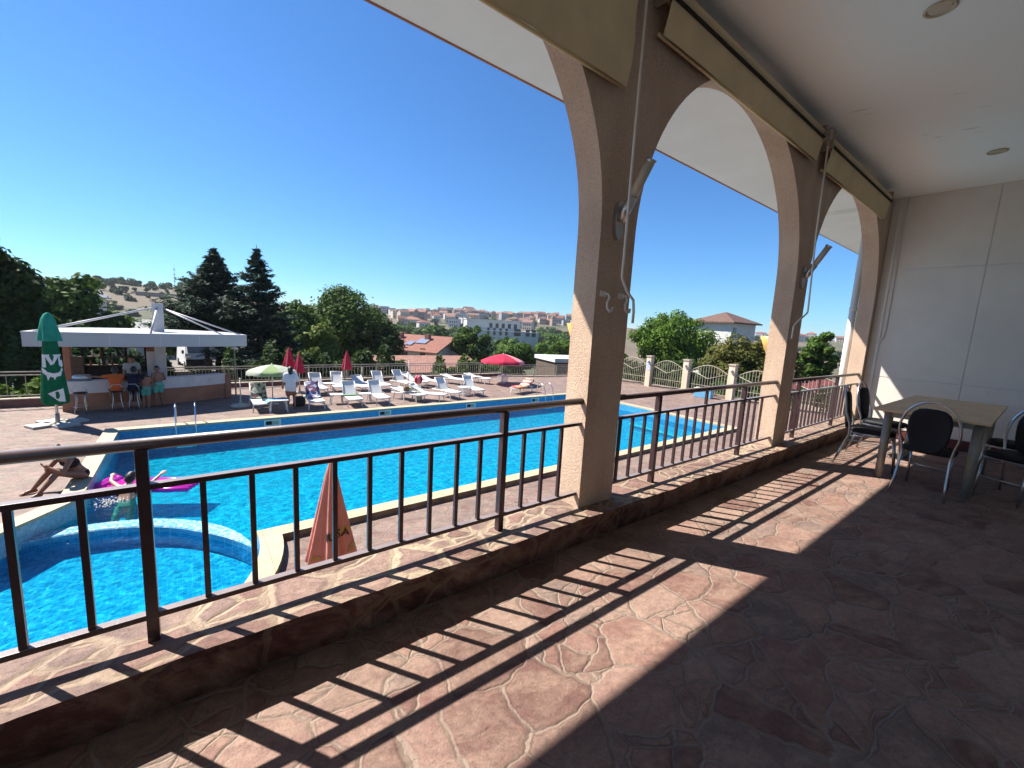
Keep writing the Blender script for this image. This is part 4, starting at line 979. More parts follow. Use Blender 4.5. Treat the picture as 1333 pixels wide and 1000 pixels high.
def wallstrip(curve, th, za, zb, mats, name, off=0.0):
    b = MB(); V = []; F = []; n_ = len(curve)
    for i, p in enumerate(curve):
        d = (curve[min(i+1, n_-1)]-curve[max(i-1, 0)]).normalized(); nr = Vector((-d.y, d.x))
        a = p-nr*off; c = p+nr*th
        for q, z in ((a, za), (a, zb), (c, zb), (c, za)): V.append((q.x-bo.x, q.y-bo.y, z))
    for i in range(n_-1):
        for k in range(4): F.append((i*4+k, (i+1)*4+k, (i+1)*4+(k+1) % 4, i*4+(k+1) % 4))
    F += [(0, 1, 2, 3), ((n_-1)*4+3, (n_-1)*4+2, (n_-1)*4+1, (n_-1)*4)]
    b.add(V, F); b.build(name, mats, BAR)
wallstrip(cf, .25, 0, .62, m_terra, 'counter_base'); wallstrip(cf, .25, .62, 1.0, m_marble, 'counter_front', .03); wallstrip(cf, .35, 1.0, 1.045, m_marble, 'counter_top', .07)
e = cf[-1]; b = MB(); b.box(e.x-bo.x+.005, e.x-bo.x+.22, e.y-bo.y-.05, e.y-bo.y+.2, 0, 1.06, .01); b.build('end_pillar', m_terra, BAR)
# back of the bar: pillars, shelves and openings
def bp(px, Y): return at(px, 480, Y).x-bo.x
b = MB(); b.box(bp(84, 23.4), bp(93, 23.4), 2.3, 2.7, 0, z0); b.build('pillar', m_terra, BAR)
b = MB(); b.box(bp(192, 22.6), bp(205, 22.6), 1.5, 1.8, 0, z0); b.build('pillar', m_terra, BAR)
b = MB(); b.box(bp(192, 22.3), bp(217, 22.3), 1.2, 1.26, .95, 1.95); b.build('white_panel', m_marble, BAR)
b = MB(); b.box(bp(93, 23.4), bp(110, 23.4), 2.3, 2.45, 0, 1.65); b.build('cupboard', m_bark, BAR)
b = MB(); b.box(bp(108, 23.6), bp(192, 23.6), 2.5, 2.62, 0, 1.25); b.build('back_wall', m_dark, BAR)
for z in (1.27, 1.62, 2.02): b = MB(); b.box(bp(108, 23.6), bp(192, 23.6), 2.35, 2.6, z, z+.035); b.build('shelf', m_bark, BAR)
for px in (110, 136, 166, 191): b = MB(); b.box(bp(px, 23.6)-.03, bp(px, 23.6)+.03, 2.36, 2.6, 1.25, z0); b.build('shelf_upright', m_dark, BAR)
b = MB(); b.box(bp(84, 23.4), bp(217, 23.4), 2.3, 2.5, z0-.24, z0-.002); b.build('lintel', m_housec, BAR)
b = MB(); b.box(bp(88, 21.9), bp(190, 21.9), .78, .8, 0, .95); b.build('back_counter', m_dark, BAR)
mb = [plain('bottle_%s' % n_, c, .15, .1, 5) for n_, c in (('green', (.02, .16, .05)), ('amber', (.22, .09, .01)), ('clear', (.5, .52, .5)))]
for k in range(16):
    x = bp(112, 23.6)+(bp(188, 23.6)-bp(112, 23.6))*(k+.5)/16+random.uniform(-.04, .04); z = 1.305 if k % 2 else 1.655; h = random.uniform(.85, 1.1)
    b = MB(); b.lathe([(.0001, 0), (.036, .002), (.038, .16*h), (.014, .21*h), (.013, .28*h), (.0001, .285*h)], seg=10)
    b.build('bottle', mb[k % 3], label='bottle on the shelves behind the pool bar', category='bottle', group='bottles on the shelves of the pool bar').location = (x+bo.x, 2.45+bo.y, z+DECK)
# things on the counter and stools
b = MB(); b.lathe([(.0001, 0), (.16, 0), (.17, .13), (.14, .2), (.0001, .21)], seg=18); o = b.build('ice_bucket', m_steel, label='low steel tub on the left end of the bar counter', category='tub'); o.location = (-3.05, 20.72, DECK+1.047); o.scale = (1.5, .8, 1)
def mk_stool():
    t = thing('bar_stool', 'x', 'bar stool', group='metal bar stools along the pool bar')
    b = MB(); b.lathe([(.0001, .70), (.17, .70), (.185, .715), (.17, .735), (.0001, .74)], seg=22); b.build('seat', m_black, t)
    for k in range(4):
        a = PI/4+k*PI/2; c, s_ = math.cos(a), math.sin(a)
        b = MB(); b.tube([(.15*c, .15*s_, .70), (.14*c, .14*s_, .45), (.19*c, .19*s_, .18), (.22*c, .22*s_, 0)], .012, 6); b.build('leg', m_steel, t)
    b = MB(); b.tube([(.19*math.cos(a), .19*math.sin(a), .25) for a in [2*PI*k/20 for k in range(20)]], .009, 6, closed=True); b.build('foot_ring', m_steel, t)
    b = MB(); b.tube([(-.15, -.12, .70), (-.18, -.17, .84), (-.1, -.22, .98), (.1, -.22, .98), (.18, -.17, .84), (.15, -.12, .70)], .012, 6); b.build('back_hoop', m_steel, t)
    return t
st = mk_stool(); st.location = (-3.02, 20.0, DECK); st['label'] = 'bar stool on its own at the left end of the counter'
copy_thing(st, 'bar stool under the orange shirted person', (-2.12, 20.05, DECK), .1)
copy_thing(st, 'bar stool under the person in dark clothes', (-1.66, 20.08, DECK), -.15)
# bar's street lamp
t = thing('lamp_post', 'slim grey garden lamp post at the right end of the bar', 'lamp post', (1.56, 22.1, DECK))
b = MB(); b.tube([(0, 0, 0), (0, 0, 2.1)], .03, 8); b.build('post', m_galv, t)
b = MB(); b.lathe([(.02, 2.06), (.17, 2.08), (.12, 2.15), (.03, 2.2), (.001, 2.21)], seg=16); b.build('lamp_head', m_white, t)

# ------------------------------------------------------------------ fences and kerbs
def fence_run(p, q, label, h=.95, kerb=.28, z=DECK, mat=None, n_post=None, step=.13):
    p = Vector(p); q = Vector(q); L = (q-p).length; a = math.atan2(q.y-p.y, q.x-p.x); mat = mat or m_galv
    t = thing('metal_fence', label, 'fence', (p.x, p.y, z), a, group='low metal fences round the pool deck')
    b = MB(); b.box(0, L, -.12, .12, -.3, kerb-.04); b.build('kerb_wall', m_kerb, t)
    b = MB(); b.box(0, L, -.14, .14, kerb-.036, kerb, .006); b.build('kerb_cap', m_kerbtop, t)
    b = MB(); b.box(0, L, -.022, .022, kerb+h-.04, kerb+h); b.build('top_rail', mat, t)
    b = MB(); b.box(0, L, -.018, .018, kerb+h-.15, kerb+h-.115); b.build('upper_rail', mat, t)
    b = MB(); b.box(0, L, -.018, .018, kerb+.08, kerb+.11); b.build('lower_rail', mat, t)
    n_ = n_post or max(1, round(L/2.0))
    for k in range(n_+1): x = L*k/n_; b = MB(); b.box(x-.03, x+.03, -.026, .026, kerb, kerb+h-.04); b.build('post', mat, t)
    b = MB(); k = step; many = L/step > 100
    while k < L-.05:
        b.box(k-.009, k+.009, -.009, .009, kerb+.11, kerb+h-.15); k += step
        if not many: b.build('baluster', mat, t); b = MB()
    if many: b.build('balusters', mat, t)['kind'] = 'stuff'
    return t
fence_run((-15, 22.2), (-3.9, 22.0), 'dark metal fence with wide gaps at the far left beside the bar', .95, .3, step=.45)
fence_run((1.3, 24.6), (18.4, 25.0), 'long metal fence behind the loungers', .82, .22, step=.175)
fence_run((-1.0, 24.5), (1.3, 24.6), 'short fence run behind the pool bar, in front of the parked van', .82, .22)
fence_run((18.4, 25.0), (20.8, 24.0), 'short fence run bending towards us beside the open red parasol', .84, .06)
fence_run((20.8, 24.0), (27.0, 23.2), 'metal fence run right of the bend, before the dark shed', .84, .06)
# masonry pillars with iron panels on the right side
PY = [23.0, 20.3, 17.48, 14.65, 11.68, 8.7, 5.7]
PLAB = ['behind the nearest pier', 'hidden by the nearest pier', 'carrying a pale blue notice', 'midway between the two free piers', 'nearest the second free pier', 'seen through the last arch', 'out past the last arch']
for k, y in enumerate(PY):
    t = thing('fence_pillar', 'cream masonry fence pillar '+PLAB[k], 'pillar', (26.05, y, DECK), group='cream pillars of the iron fence')
    b = MB(); b.box(-.19, .19, -.19, .19, -.3, 2.1, .01); b.build('shaft', m_pillar, t)
    b = MB(); b.box(-.23, .23, -.23, .23, 2.1, 2.18, .01); b.build('cap', m_kerbtop, t)
    b = MB(); b.lathe([(.0001, 0), (.07, .01), (.09, .06), (.07, .14), (.0001, .17)], c=(-.25, 0, 1.72), seg=14); b.build('globe_lamp', m_white, t)
    if k == 2:
        b = MB(); b.box(-.2, -.192, -.14, .14, 1.15, 1.75); b.build('notice', plain('pale_blue_notice', (.42, .50, .66), .6, .3, 9), t)
    if k < len(PY)-1:
        y2 = PY[k+1]; L = y-y2-.38
        t = thing('iron_panel', 'arched iron panel right of the pillar '+PLAB[k], 'fence', (26.05, y-.19, DECK), -PI/2, group='arched iron panels between the cream pillars')
        zt = lambda x: 1.45+.5*math.sin(PI*x/L)
        b = MB(); b.tube([(L*i/16, 0, zt(L*i/16)) for i in range(17)], .022, 8); b.build('arched_rail', m_fencew, t)
        b = MB(); b.box(0, L, -.016, .016, .18, .215); b.box(0, L, -.016, .016, .62, .65); b.build('lower_rail', m_fencew, t)
        b = MB(); b.tube([(0, -.02, 1.55), (L/2, -.02, 1.1), (L, -.02, 1.55)], .02, 8); b.build('chevron_rail', m_fencew, t)
        n_ = 15
        for i in range(n_): x = L*(i+.5)/n_; b = MB(); b.box(x-.011, x+.011, -.011, .011, .215, zt(x)-.01); b.build('bar', m_fencew, t)
t = thing('cool_box', 'light blue cool box on the deck before the iron fence', 'cool box', (25.2, 12.9, DECK), .2)
b = MB(); b.box(-.3, .3, -.5, .5, 0, .5, .02); b.build('tub', plain('light_blue_plastic', (.16, .42, .62), .4, .1, 4), t)
b = MB(); b.box(-.32, .32, -.52, .52, .502, .58, .02); b.build('lid', m_white, t)
# beyond the last arch: pale steps and a red tent roof
t = thing('garden_steps', 'pale paved steps with a pink band seen through the last arch', 'steps', (31, 8.6, DECK), -.25)
for k in range(4):
    b = MB(); b.box(-3+k*1.2, 4, -2.2, 2.4, .18*k-.0, .18*k+.176, .01); b.build('step', m_kerbtop if k % 2 == 0 else m_roofpink, t)
t = thing('red_awning_roof', 'dull red awning roof sloping down beyond the iron fence', 'awning', (31.5, 9.3, -1.55), -.2)
b = MB(); b.add([(-1.2, -2, .1), (1.6, -2, .7), (1.6, 2, .7), (-1.2, 2, .1), (-1.2, -2, .05), (1.6, -2, .65), (1.6, 2, .65), (-1.2, 2, .05)], [(0, 1, 2, 3), (7, 6, 5, 4), (0, 4, 5, 1), (1, 5, 6, 2), (2, 6, 7, 3), (3, 7, 4, 0)]); b.build('sheet', cloth('dull_red_awning', (.12, .035, .035), .2, .05), t)
for (x, y) in ((-1.1, -1.9), (-1.1, 1.9), (1.5, -1.9), (1.5, 1.9)): b = MB(); b.tube([(x, y, -1.3), (x, y, .05 if x < 0 else .62)], .03, 8); b.build('post', m_white, t)


# ------------------------------------------------------------------ people
def capsule(bm, p, r1, q, r2):
    p = Vector(p); q = Vector(q); V = []
    for c, r_ in ((p, r1), (q, r2)):
        for i in range(1, 6):
            la = -PI/2+PI*i/6
            for k in range(10): a = 2*PI*k/10; V.append(bm.verts.new(c+Vector((math.cos(la)*math.cos(a), math.cos(la)*math.sin(a), math.sin(la)))*r_))
        V.append(bm.verts.new(c+Vector((0, 0, r_)))); V.append(bm.verts.new(c-Vector((0, 0, r_))))
    h = bmesh.ops.convex_hull(bm, input=V)
    dead = [g for g in set(h['geom_interior']+h['geom_unused']) if isinstance(g, bmesh.types.BMVert) and g.is_valid]
    if dead: bmesh.ops.delete(bm, geom=dead, context='VERTS')
def flesh(name, segs, mat, parent, voxel=.010, smooth=4):
    "tapered limbs fused into ONE continuous skin"
    bm = bmesh.new()
    for s in segs: capsule(bm, *s)
    me = bpy.data.meshes.new(name); bm.to_mesh(me); bm.free()
    o = bpy.data.objects.new(name, me); COL.objects.link(o)
    m_ = o.modifiers.new('remesh', 'REMESH'); m_.mode = 'VOXEL'; m_.voxel_size = voxel
    m2 = o.modifiers.new('smooth', 'SMOOTH'); m2.iterations = smooth; m2.factor = .5
    me2 = bpy.data.meshes.new_from_object(o.evaluated_get(bpy.context.evaluated_depsgraph_get()))
    bpy.data.objects.remove(o); me2.name = name; me2.materials.clear(); me2.materials.append(mat)
    me2.polygons.foreach_set('use_smooth', [True]*len(me2.polygons))
    return link(name, me2, parent)
def hand(w, d, n, s=1.0, curl=.35):
    "palm, four unequal curled fingers and a side thumb"
    w = Vector(w); d = Vector(d).normalized(); n = Vector(n); n = (n-d*n.dot(d)).normalized(); sd = d.cross(n)
    S = []; 
    for k in (-1, 0, 1): S.append((w+sd*.012*k*s, .016*s, w+d*.085*s+sd*.024*k*s, .013*s))
    for k, L in zip((-1.5, -.5, .5, 1.5), (.062, .078, .074, .056)):
        a = w+d*.088*s+sd*.019*k*s; m1 = a+(d+n*curl*.5).normalized()*L*.5*s; e = m1+(d*.8+n*curl*1.6).normalized()*L*.5*s
        S += [(a, .0092*s, m1, .0085*s), (m1, .0085*s, e, .0072*s)]
    t0 = w+d*.025*s-sd*.026*s; t1 = t0+(d*.6-sd*.75+n*.2).normalized()*.04*s; S += [(t0, .012*s, t1, .0105*s), (t1, .0105*s, t1+(d*.85-sd*.3+n*.35).normalized()*.03*s, .009*s)]
    return S
def person(label, loc, rz, J, sk, sc=1.0, hair='short', clothes=(), female=False):
    t = thing('person', label, 'person', loc, rz); t.scale = (sc,)*3
    g = lambda k: Vector(J[k]); S = []
    pel, ch, nk, hd = g('pelvis'), g('chest'), g('neck'), g('head'); shL, shR = g('shL'), g('shR'); hiL, hiR = g('hipL'), g('hipR')
    ax = (shR-shL).normalized(); upv = (hd-nk).normalized(); look = Vector(J['look']).normalized()
    hx = (hiR-hiL).normalized()
    for s in (-1, 0, 1):
        S.append((pel+hx*.06*s, .105, pel.lerp(ch, .45)+ax*.05*s, .09)); S.append((pel.lerp(ch, .45)+ax*.05*s, .09, ch+ax*.075*s, .105))
        S.append((ch+ax*.075*s, .10, nk-upv*.03+ax*.05*s, .055))
    S.append((shL, .058, shR, .058)); S.append((nk-upv*.02, .054, hd-upv*.06, .05))
    S.append((hd-upv*.035+look*.015, .075, hd+upv*.045-look*.01, .092)); S.append((hd-upv*.085+look*.05, .032, hd-upv*.02+look*.035, .062))
    S.append((hd-upv*.03+look*.098, .014, hd+upv*.012+look*.088, .009))
    side = look.cross(upv).normalized()
    for s in (1, -1): S.append((hd-upv*.015+side*.088*s, .012, hd+upv*.02+side*.093*s-look*.01, .014))
    for a, b_, c in (('shL', 'elL', 'wrL'), ('shR', 'elR', 'wrR')):
        A, B, C = g(a), g(b_), g(c); S += [(A, .052, A.lerp(B, .45), .046), (A.lerp(B, .45), .046, B, .036), (B, .037, B.lerp(C, .3), .038), (B.lerp(C, .3), .038, C, .024)]
        S += hand(C, C-B, J.get('palm', (0, 1, -1)), 1.05)
    for a, b_, c, e in (('hipL', 'knL', 'anL', 'toL'), ('hipR', 'knR', 'anR', 'toR')):
        A, B, C, E = g(a), g(b_), g(c), g(e); S += [(A, .092, A.lerp(B, .4), .08), (A.lerp(B, .4), .08, B, .052), (B, .053, B.lerp(C, .3), .055), (B.lerp(C, .3), .055, C, .034)]
        hl = C-(E-C).normalized()*.045; S += [(C, .034, hl-Vector((0, 0, .04)), .03), (hl-Vector((0, 0, .04)), .03, E, .026), (C, .032, C.lerp(E, .6), .032)]
        for q in range(5): S.append((E+hx*.013*(q-2), .012, E+(E-C).normalized()*.03+hx*.014*(q-2)-Vector((0, 0, .006)), .009))
    flesh('body', S, sk, t, .0085, 3)
    for s in (1, -1):
        b = MB(); c = hd+upv*.012+look*.083+side*.034*s; b.lathe([(.0001, -.011), (.009, -.006), (.011, 0), (.009, .006), (.0001, .011)], c=c, seg=8); b.build('eye', m_hair, t)
    b = MB(); c = hd-upv*.062+look*.083; b.tube([c-side*.022, c+look*.006, c+side*.022], .005, 6); b.build('mouth', m_redlip, t)
    HS = [(hd+upv*.03-look*.025, .098, hd+upv*.065-look*.005, .088), (hd-look*.045, .085, hd+upv*.04-look*.03, .092)]
    if hair == 'long': HS += [(hd-look*.06, .08, hd-upv*.13-look*.075, .055), (hd-upv*.02-look*.06+side*.05, .04, hd-upv*.12-look*.06+side*.05, .03), (hd-upv*.02-look*.06-side*.05, .04, hd-upv*.12-look*.06-side*.05, .03)]
    if hair == 'bun': HS += [(hd+upv*.07-look*.09, .045, hd+upv*.08-look*.1, .042)]
    flesh('hair', HS, m_hair, t, .010, 2)
    for (nm, mat, kind) in clothes:
        C = []
        if kind in ('shirt', 'longshirt'):
            ex = .018 if kind == 'shirt' else .04
            for s in (-1, 0, 1):
                C.append((pel+hx*.06*s, .105+ex, pel.lerp(ch, .45)+ax*.05*s, .09+ex)); C.append((pel.lerp(ch, .45)+ax*.05*s, .09+ex, ch+ax*.075*s, .105+ex))
                C.append((ch+ax*.075*s, .10+ex, nk-upv*.05+ax*.05*s, .05+ex*.6))
            C.append((shL, .058+ex, shR, .058+ex))
            for a, b_, c in (('shL', 'elL', 'wrL'), ('shR', 'elR', 'wrR')):
                A, B = g(a), g(b_); C.append((A, .052+ex, A.lerp(B, .8 if kind == 'longshirt' else .55), .05+ex))
            if kind == 'longshirt':
                for s in (-1, 0, 1): C.append((pel+hx*.06*s, .13, pel-Vector((0, 0, .14))+hx*.08*s, .12))
        if kind == 'shorts':
            for s in (-1, 0, 1): C.append((pel+hx*.06*s, .118, pel+upv*.03+hx*.055*s, .112))
            for a, b_ in (('hipL', 'knL'), ('hipR', 'knR')): A, B = g(a), g(b_); C.append((A, .108, A.lerp(B, .6), .092))
        if kind == 'trousers':
            for s in (-1, 0, 1): C.append((pel+hx*.06*s, .116, pel+upv*.03+hx*.055*s, .11))
            for a, b_, c in (('hipL', 'knL', 'anL'), ('hipR', 'knR', 'anR')): A, B, D_ = g(a), g(b_), g(c); C += [(A, .106, B, .07), (B, .07, D_.lerp(B, .1), .052)]
        if kind == 'skirt':
            for a, b_ in (('hipL', 'knL'), ('hipR', 'knR')): A, B = g(a), g(b_); C.append((A, .112, A.lerp(B, .75), .10))
            C.append((hiL, .11, hiR, .11)); C.append((hiL.lerp(g('knL'), .7), .09, hiR.lerp(g('knR'), .7), .09))
        if kind == 'brief':
            for s in (-1, 0, 1): C.append((pel-Vector((0, 0, .01))+hx*.06*s, .114, pel+hx*.06*s, .113))
        if kind == 'top':
            for s in (-1, 0, 1): C.append((ch-upv*.02+ax*.075*s, .113, ch+upv*.01+ax*.075*s, .111))
        flesh(nm, C, mat, t, .012, 3)
    return t
m_redlip = plain('lip_red', (.30, .07, .06), .5, .1, 20)
def stand(**kw):
    J = dict(pelvis=(0, 0, .93), chest=(0, .02, 1.24), neck=(0, .01, 1.42), head=(0, .035, 1.555), look=(0, 1, 0), shL=(-.165, .01, 1.36), shR=(.165, .01, 1.36), elL=(-.225, .02, 1.10), elR=(.225, .02, 1.10), wrL=(-.22, .14, .90), wrR=(.22, .14, .90),
             hipL=(-.085, 0, .89), hipR=(.085, 0, .89), knL=(-.09, .03, .49), knR=(.09, .03, .49), anL=(-.095, -.02, .085), anR=(.095, -.02, .085), toL=(-.11, .12, .03), toR=(.11, .12, .03))
    J.update(kw); return J
person('person in loose white shirt and brown skirt walking past the pale green parasol', (3.13, 18.35, DECK), R(-8),
       stand(elL=(-.25, -.02, 1.10), wrL=(-.27, .10, .90), elR=(.25, .05, 1.10), wrR=(.23, .2, .92), knR=(.11, .10, .50), anR=(.13, -.10, .14), toR=(.14, .0, .04)), m_skin, 1.0, 'long',
       (('shirt', m_shirtw, 'longshirt'), ('skirt', plain('brown_skirt', (.24, .10, .06), .8, .15, 8), 'skirt')))
person('child in turquoise shorts at the bar, back to us, left of the other child', (-1.36, 20.3, DECK), R(-10),
       stand(elL=(-.26, .08, 1.14), wrL=(-.22, .30, 1.08), elR=(.24, .10, 1.12), wrR=(.2, .3, 1.05)), m_skin, .80, 'short', (('shorts', m_teal, 'shorts'),))
person('child in turquoise shorts at the bar looking back over towards the pool', (-1.0, 20.45, DECK), R(25),
       stand(look=(-.3, -.95, -.1), elL=(-.24, -.04, 1.12), wrL=(-.2, -.2, 1.0), elR=(.27, .05, 1.12), wrR=(.25, .22, 1.08), chest=(0, .04, 1.24)), m_skin3, .92, 'short', (('shorts', m_teal, 'shorts'),))
def seatpose(**kw):
    J = stand(pelvis=(0, 0, .82), chest=(0, .07, 1.13), neck=(0, .11, 1.31), head=(0, .15, 1.44), shL=(-.17, .1, 1.25), shR=(.17, .1, 1.25), elL=(-.24, .25, 1.06), elR=(.24, .25, 1.06), wrL=(-.14, .45, 1.10), wrR=(.14, .45, 1.10),
              hipL=(-.09, .03, .79), hipR=(.09, .03, .79), knL=(-.12, .40, .74), knR=(.12, .40, .74), anL=(-.12, .34, .34), anR=(.12, .34, .34), toL=(-.12, .46, .27), toR=(.12, .46, .27))
    J.update(kw); return J
person('person in an orange shirt sitting at the bar with one arm stretched out', (-2.12, 20.05, DECK), R(10),
       seatpose(elL=(-.38, .22, 1.22), wrL=(-.58, .30, 1.24)), m_skin3, 1.0, 'short', (('shirt', m_orange, 'shirt'), ('trousers', m_navy, 'shorts')))
person('person in dark clothes hunched on a bar stool beside the two children', (-1.66, 20.08, DECK), R(-5), seatpose(), m_skin3, 1.0, 'short', (('shirt', m_navy, 'shirt'), ('trousers', m_navy, 'trousers')))
q = at(171, 470, 22.2)
person('person in a pale shirt serving behind the bar counter', (q.x, 22.15, DECK), R(190), stand(), m_skin, 1.06, 'short', (('shirt', plain('pale_grey_shirt', (.42, .44, .42), .8, .1, 8), 'shirt'), ('trousers', m_navy, 'trousers')))
# seated on the coping, facing the deck
fa = math.atan2(-(-.62), -.5)
J = dict(pelvis=(0, 0, .11), chest=(0, .17, .40), neck=(0, .27, .55), head=(0, .36, .665), look=(.05, .8, -.55), shL=(-.165, .24, .49), shR=(.165, .24, .49), elL=(-.22, .40, .27), elR=(.2, .42, .28), wrL=(-.02, .50, .38), wrR=(.06, .50, .36),
         hipL=(-.09, .02, .09), hipR=(.09, .02, .09), knL=(-.12, .44, .26), knR=(.13, .42, .27), anL=(-.15, .76, -.05), anR=(.20, .66, -.05), toL=(-.16, .90, -.095), toR=(.23, .80, -.095), palm=(0, -.5, 1))
person('sunbather in dark swimwear sitting bent forward on the pool coping', (-1.93, 12.12, -2.08), R(128), J, m_skin3, 1.0, 'bun', (('swim_top', m_bikini, 'top'), ('swim_bottom', m_bikini, 'brief')))
# swimmer holding the mattress
J = stand(pelvis=(.05, -.22, -.30), chest=(0, -.02, -.06), neck=(0, .05, .09), head=(.02, .10, .215), look=(.25, .9, .1), shL=(-.17, .06, .03), shR=(.17, .04, .03), elL=(-.38, .24, .12), elR=(.34, .24, .06), wrL=(-.46, .46, .16), wrR=(.40, .46, .14),
          hipL=(-.05, -.24, -.33), hipR=(.13, -.24, -.33), knL=(-.08, -.5, -.55), knR=(.18, -.46, -.6), anL=(-.1, -.86, -.6), anR=(.2, -.82, -.66), toL=(-.1, -.98, -.66), toR=(.2, -.94, -.7))
person('dark haired swimmer in the pool leaning on the magenta air mattress', (-1.16, 11.5, -2.28), R(-18), J, m_skin2, 1.0, 'short', (('swim_top', m_bikini, 'top'),))
t = thing('air_mattress', 'glossy magenta air mattress floating beside the swimmer', 'air mattress', (-.85, 11.98, -2.40), math.atan2(-1.0, 1.4)+.12)
for k in range(6):
    y = -.30+.12*k; b = MB(); b.tube([(-.72, y, 0), (-.69, y, .0), (.62, y, .0), (.95, y, .01), (.98, y, .01)], [.02, .058, .058, .056, .02], 10); b.build('air_tube', m_magenta, t)
b = MB(); b.tube([(-.86, -.34, .03), (-.90, -.30, .04), (-.90, .30, .04), (-.86, .34, .03), (-.78, .3, .02), (-.78, -.3, .02)], .075, 10, closed=True); b.build('pillow', m_magenta, t)
b = MB()
for k in range(150):
    a = rng.uniform(0, 2*PI); r_ = abs(rng.normal(0, .17)); p = Vector((-1.42+r_*math.cos(a)*1.3, 11.22+r_*math.sin(a), -2.425+abs(rng.normal(0, .05)))); s_ = rng.uniform(.006, .022)
    b.add([p+Vector((s_, 0, 0)), p-Vector((s_, 0, 0)), p+Vector((0, s_, 0)), p-Vector((0, s_, 0)), p+Vector((0, 0, s_)), p-Vector((0, 0, s_*.6))], [(0, 2, 4), (2, 1, 4), (1, 3, 4), (3, 0, 4), (2, 0, 5), (1, 2, 5), (3, 1, 5), (0, 3, 5)], True)
o = b.build('water_splash', m_white, label='white splash of water beside the swimmer', category='splash'); o['kind'] = 'stuff'

# ------------------------------------------------------------------ terrain
RAD = [0, 22, 30, 40, 60, 90, 130, 180, 240, 310, 390, 470, 560, 660, 770, 900, 1100, 1500, 2500, 6000]
def interp(x, pts):
    if x <= pts[0][0]: return pts[0][1]
    for (a, b_), (c, d) in zip(pts[:-1], pts[1:]):
        if x <= c: u = (x-a)/(c-a); u = u*u*(3-2*u); return b_+(d-b_)*u
    return pts[-1][1]
def ridge(azd):
    e = interp(azd, [(-40, .03), (-12, .036), (-6, .038), (0, .0355), (4, .028), (10, .017), (20, .0135), (30, .0165), (46, .0175), (56, .006), (66, .004), (75, .006), (110, .0)])
    D = interp(azd, [(-40, 420), (2, 430), (16, 780), (110, 900)]); return e, D
def ground(x, y):
    r_ = math.hypot(x, y); azd = math.degrees(math.atan2(x, y)); e, D = ridge(azd); top = 1.6+e*D
    valley = interp(r_, [(0, -4.2), (26, -4.2), (40, -4.7), (60, -5.8), (120, -8.5), (200, -9)])
    u = max(0, min(1, (r_-(.42*D))/(D*.58))); u = u*u*(3-2*u)
    h = valley+(top-valley)*u
    if r_ > D: h = top-(r_-D)*.012
    h = max(h, -14)
    if r_ > 70: h += noise.noise(Vector((x*.012, y*.012, 0)))*min(4, (r_-70)*.01)
    return h
def terrain_mat():
    t = NT('dry_hillside'); v = t.pos(False); n = t.noise(v, .012, 6, .65); n2 = t.noise(v, .15, 5, .6); n3 = t.noise(t.scale(v, (.3, .3, 6)), .1, 4, .6, .5)
    col = t.ramp(t.math('ADD', t.math('MULTIPLY', n.outputs[0], .65), t.math('MULTIPLY', n3.outputs[0], .35)), [(.38, (.035, .055, .02)), (.46, (.075, .07, .035)), (.50, (.115, .082, .05)), (.56, (.10, .075, .045)), (.66, (.18, .132, .085))])
    t.l(t.mix(.5, col, t.ramp(n2.outputs[0], [(.3, (.38,)*3), (.7, (.62,)*3)]), 'OVERLAY'), t.p.inputs['Base Color']); t.p.inputs['Roughness'].default_value = .95
    t.l(t.bump(n2.outputs[0], .5, 1.0), t.p.inputs['Normal']); return t.m
NA = 180; V = []; F = []
for r_ in RAD:
    for k in range(NA):
        a = 2*PI*k/NA; x, y = r_*math.sin(a), r_*math.cos(a); azd = math.degrees(math.atan2(x, y))
        V.append((x, y, ground(x, y) if -60 < azd < 120 else min(-4.2, ground(0, -r_) if False else -4.2-.004*r_)))
for i in range(len(RAD)-1):
    for k in range(NA): j = (k+1) % NA; F.append((i*NA+k, i*NA+j, (i+1)*NA+j, (i+1)*NA+k)[::-1])
b = MB(); b.add(V, F, True); b.build('ground', terrain_mat(), kind='structure')

# ------------------------------------------------------------------ trees
def leaf_mesh(name, C, Nrm, size, mat, elong=1.7, flat=0.0):
    n = len(C); t_ = rng.normal(size=(n, 3)); t_ -= (t_*Nrm).sum(1)[:, None]*Nrm; t_ /= np.linalg.norm(t_, axis=1)[:, None]+1e-9
    b_ = np.cross(Nrm, t_); s = size*rng.uniform(.65, 1.3, n)[:, None]
    tip = C+t_*s*elong*.5; base = C-t_*s*elong*.5; l_ = C+b_*s*.42+Nrm*s*.08; r_ = C-b_*s*.42+Nrm*s*.08
    V = np.stack([base, l_, tip, r_], 1).reshape(-1, 3)
    me = bpy.data.meshes.new(name); me.vertices.add(4*n); me.vertices.foreach_set('co', V.astype(np.float32).ravel())
    me.loops.add(4*n); me.loops.foreach_set('vertex_index', np.arange(4*n, dtype=np.int32)); me.polygons.add(n)
    me.polygons.foreach_set('loop_start', np.arange(0, 4*n, 4, dtype=np.int32)); me.polygons.foreach_set('loop_total', np.full(n, 4, np.int32))
    me.update(calc_edges=True); me.materials.append(mat); return me
def unit(n): v = rng.normal(size=(n, 3)); return v/np.linalg.norm(v, axis=1)[:, None]
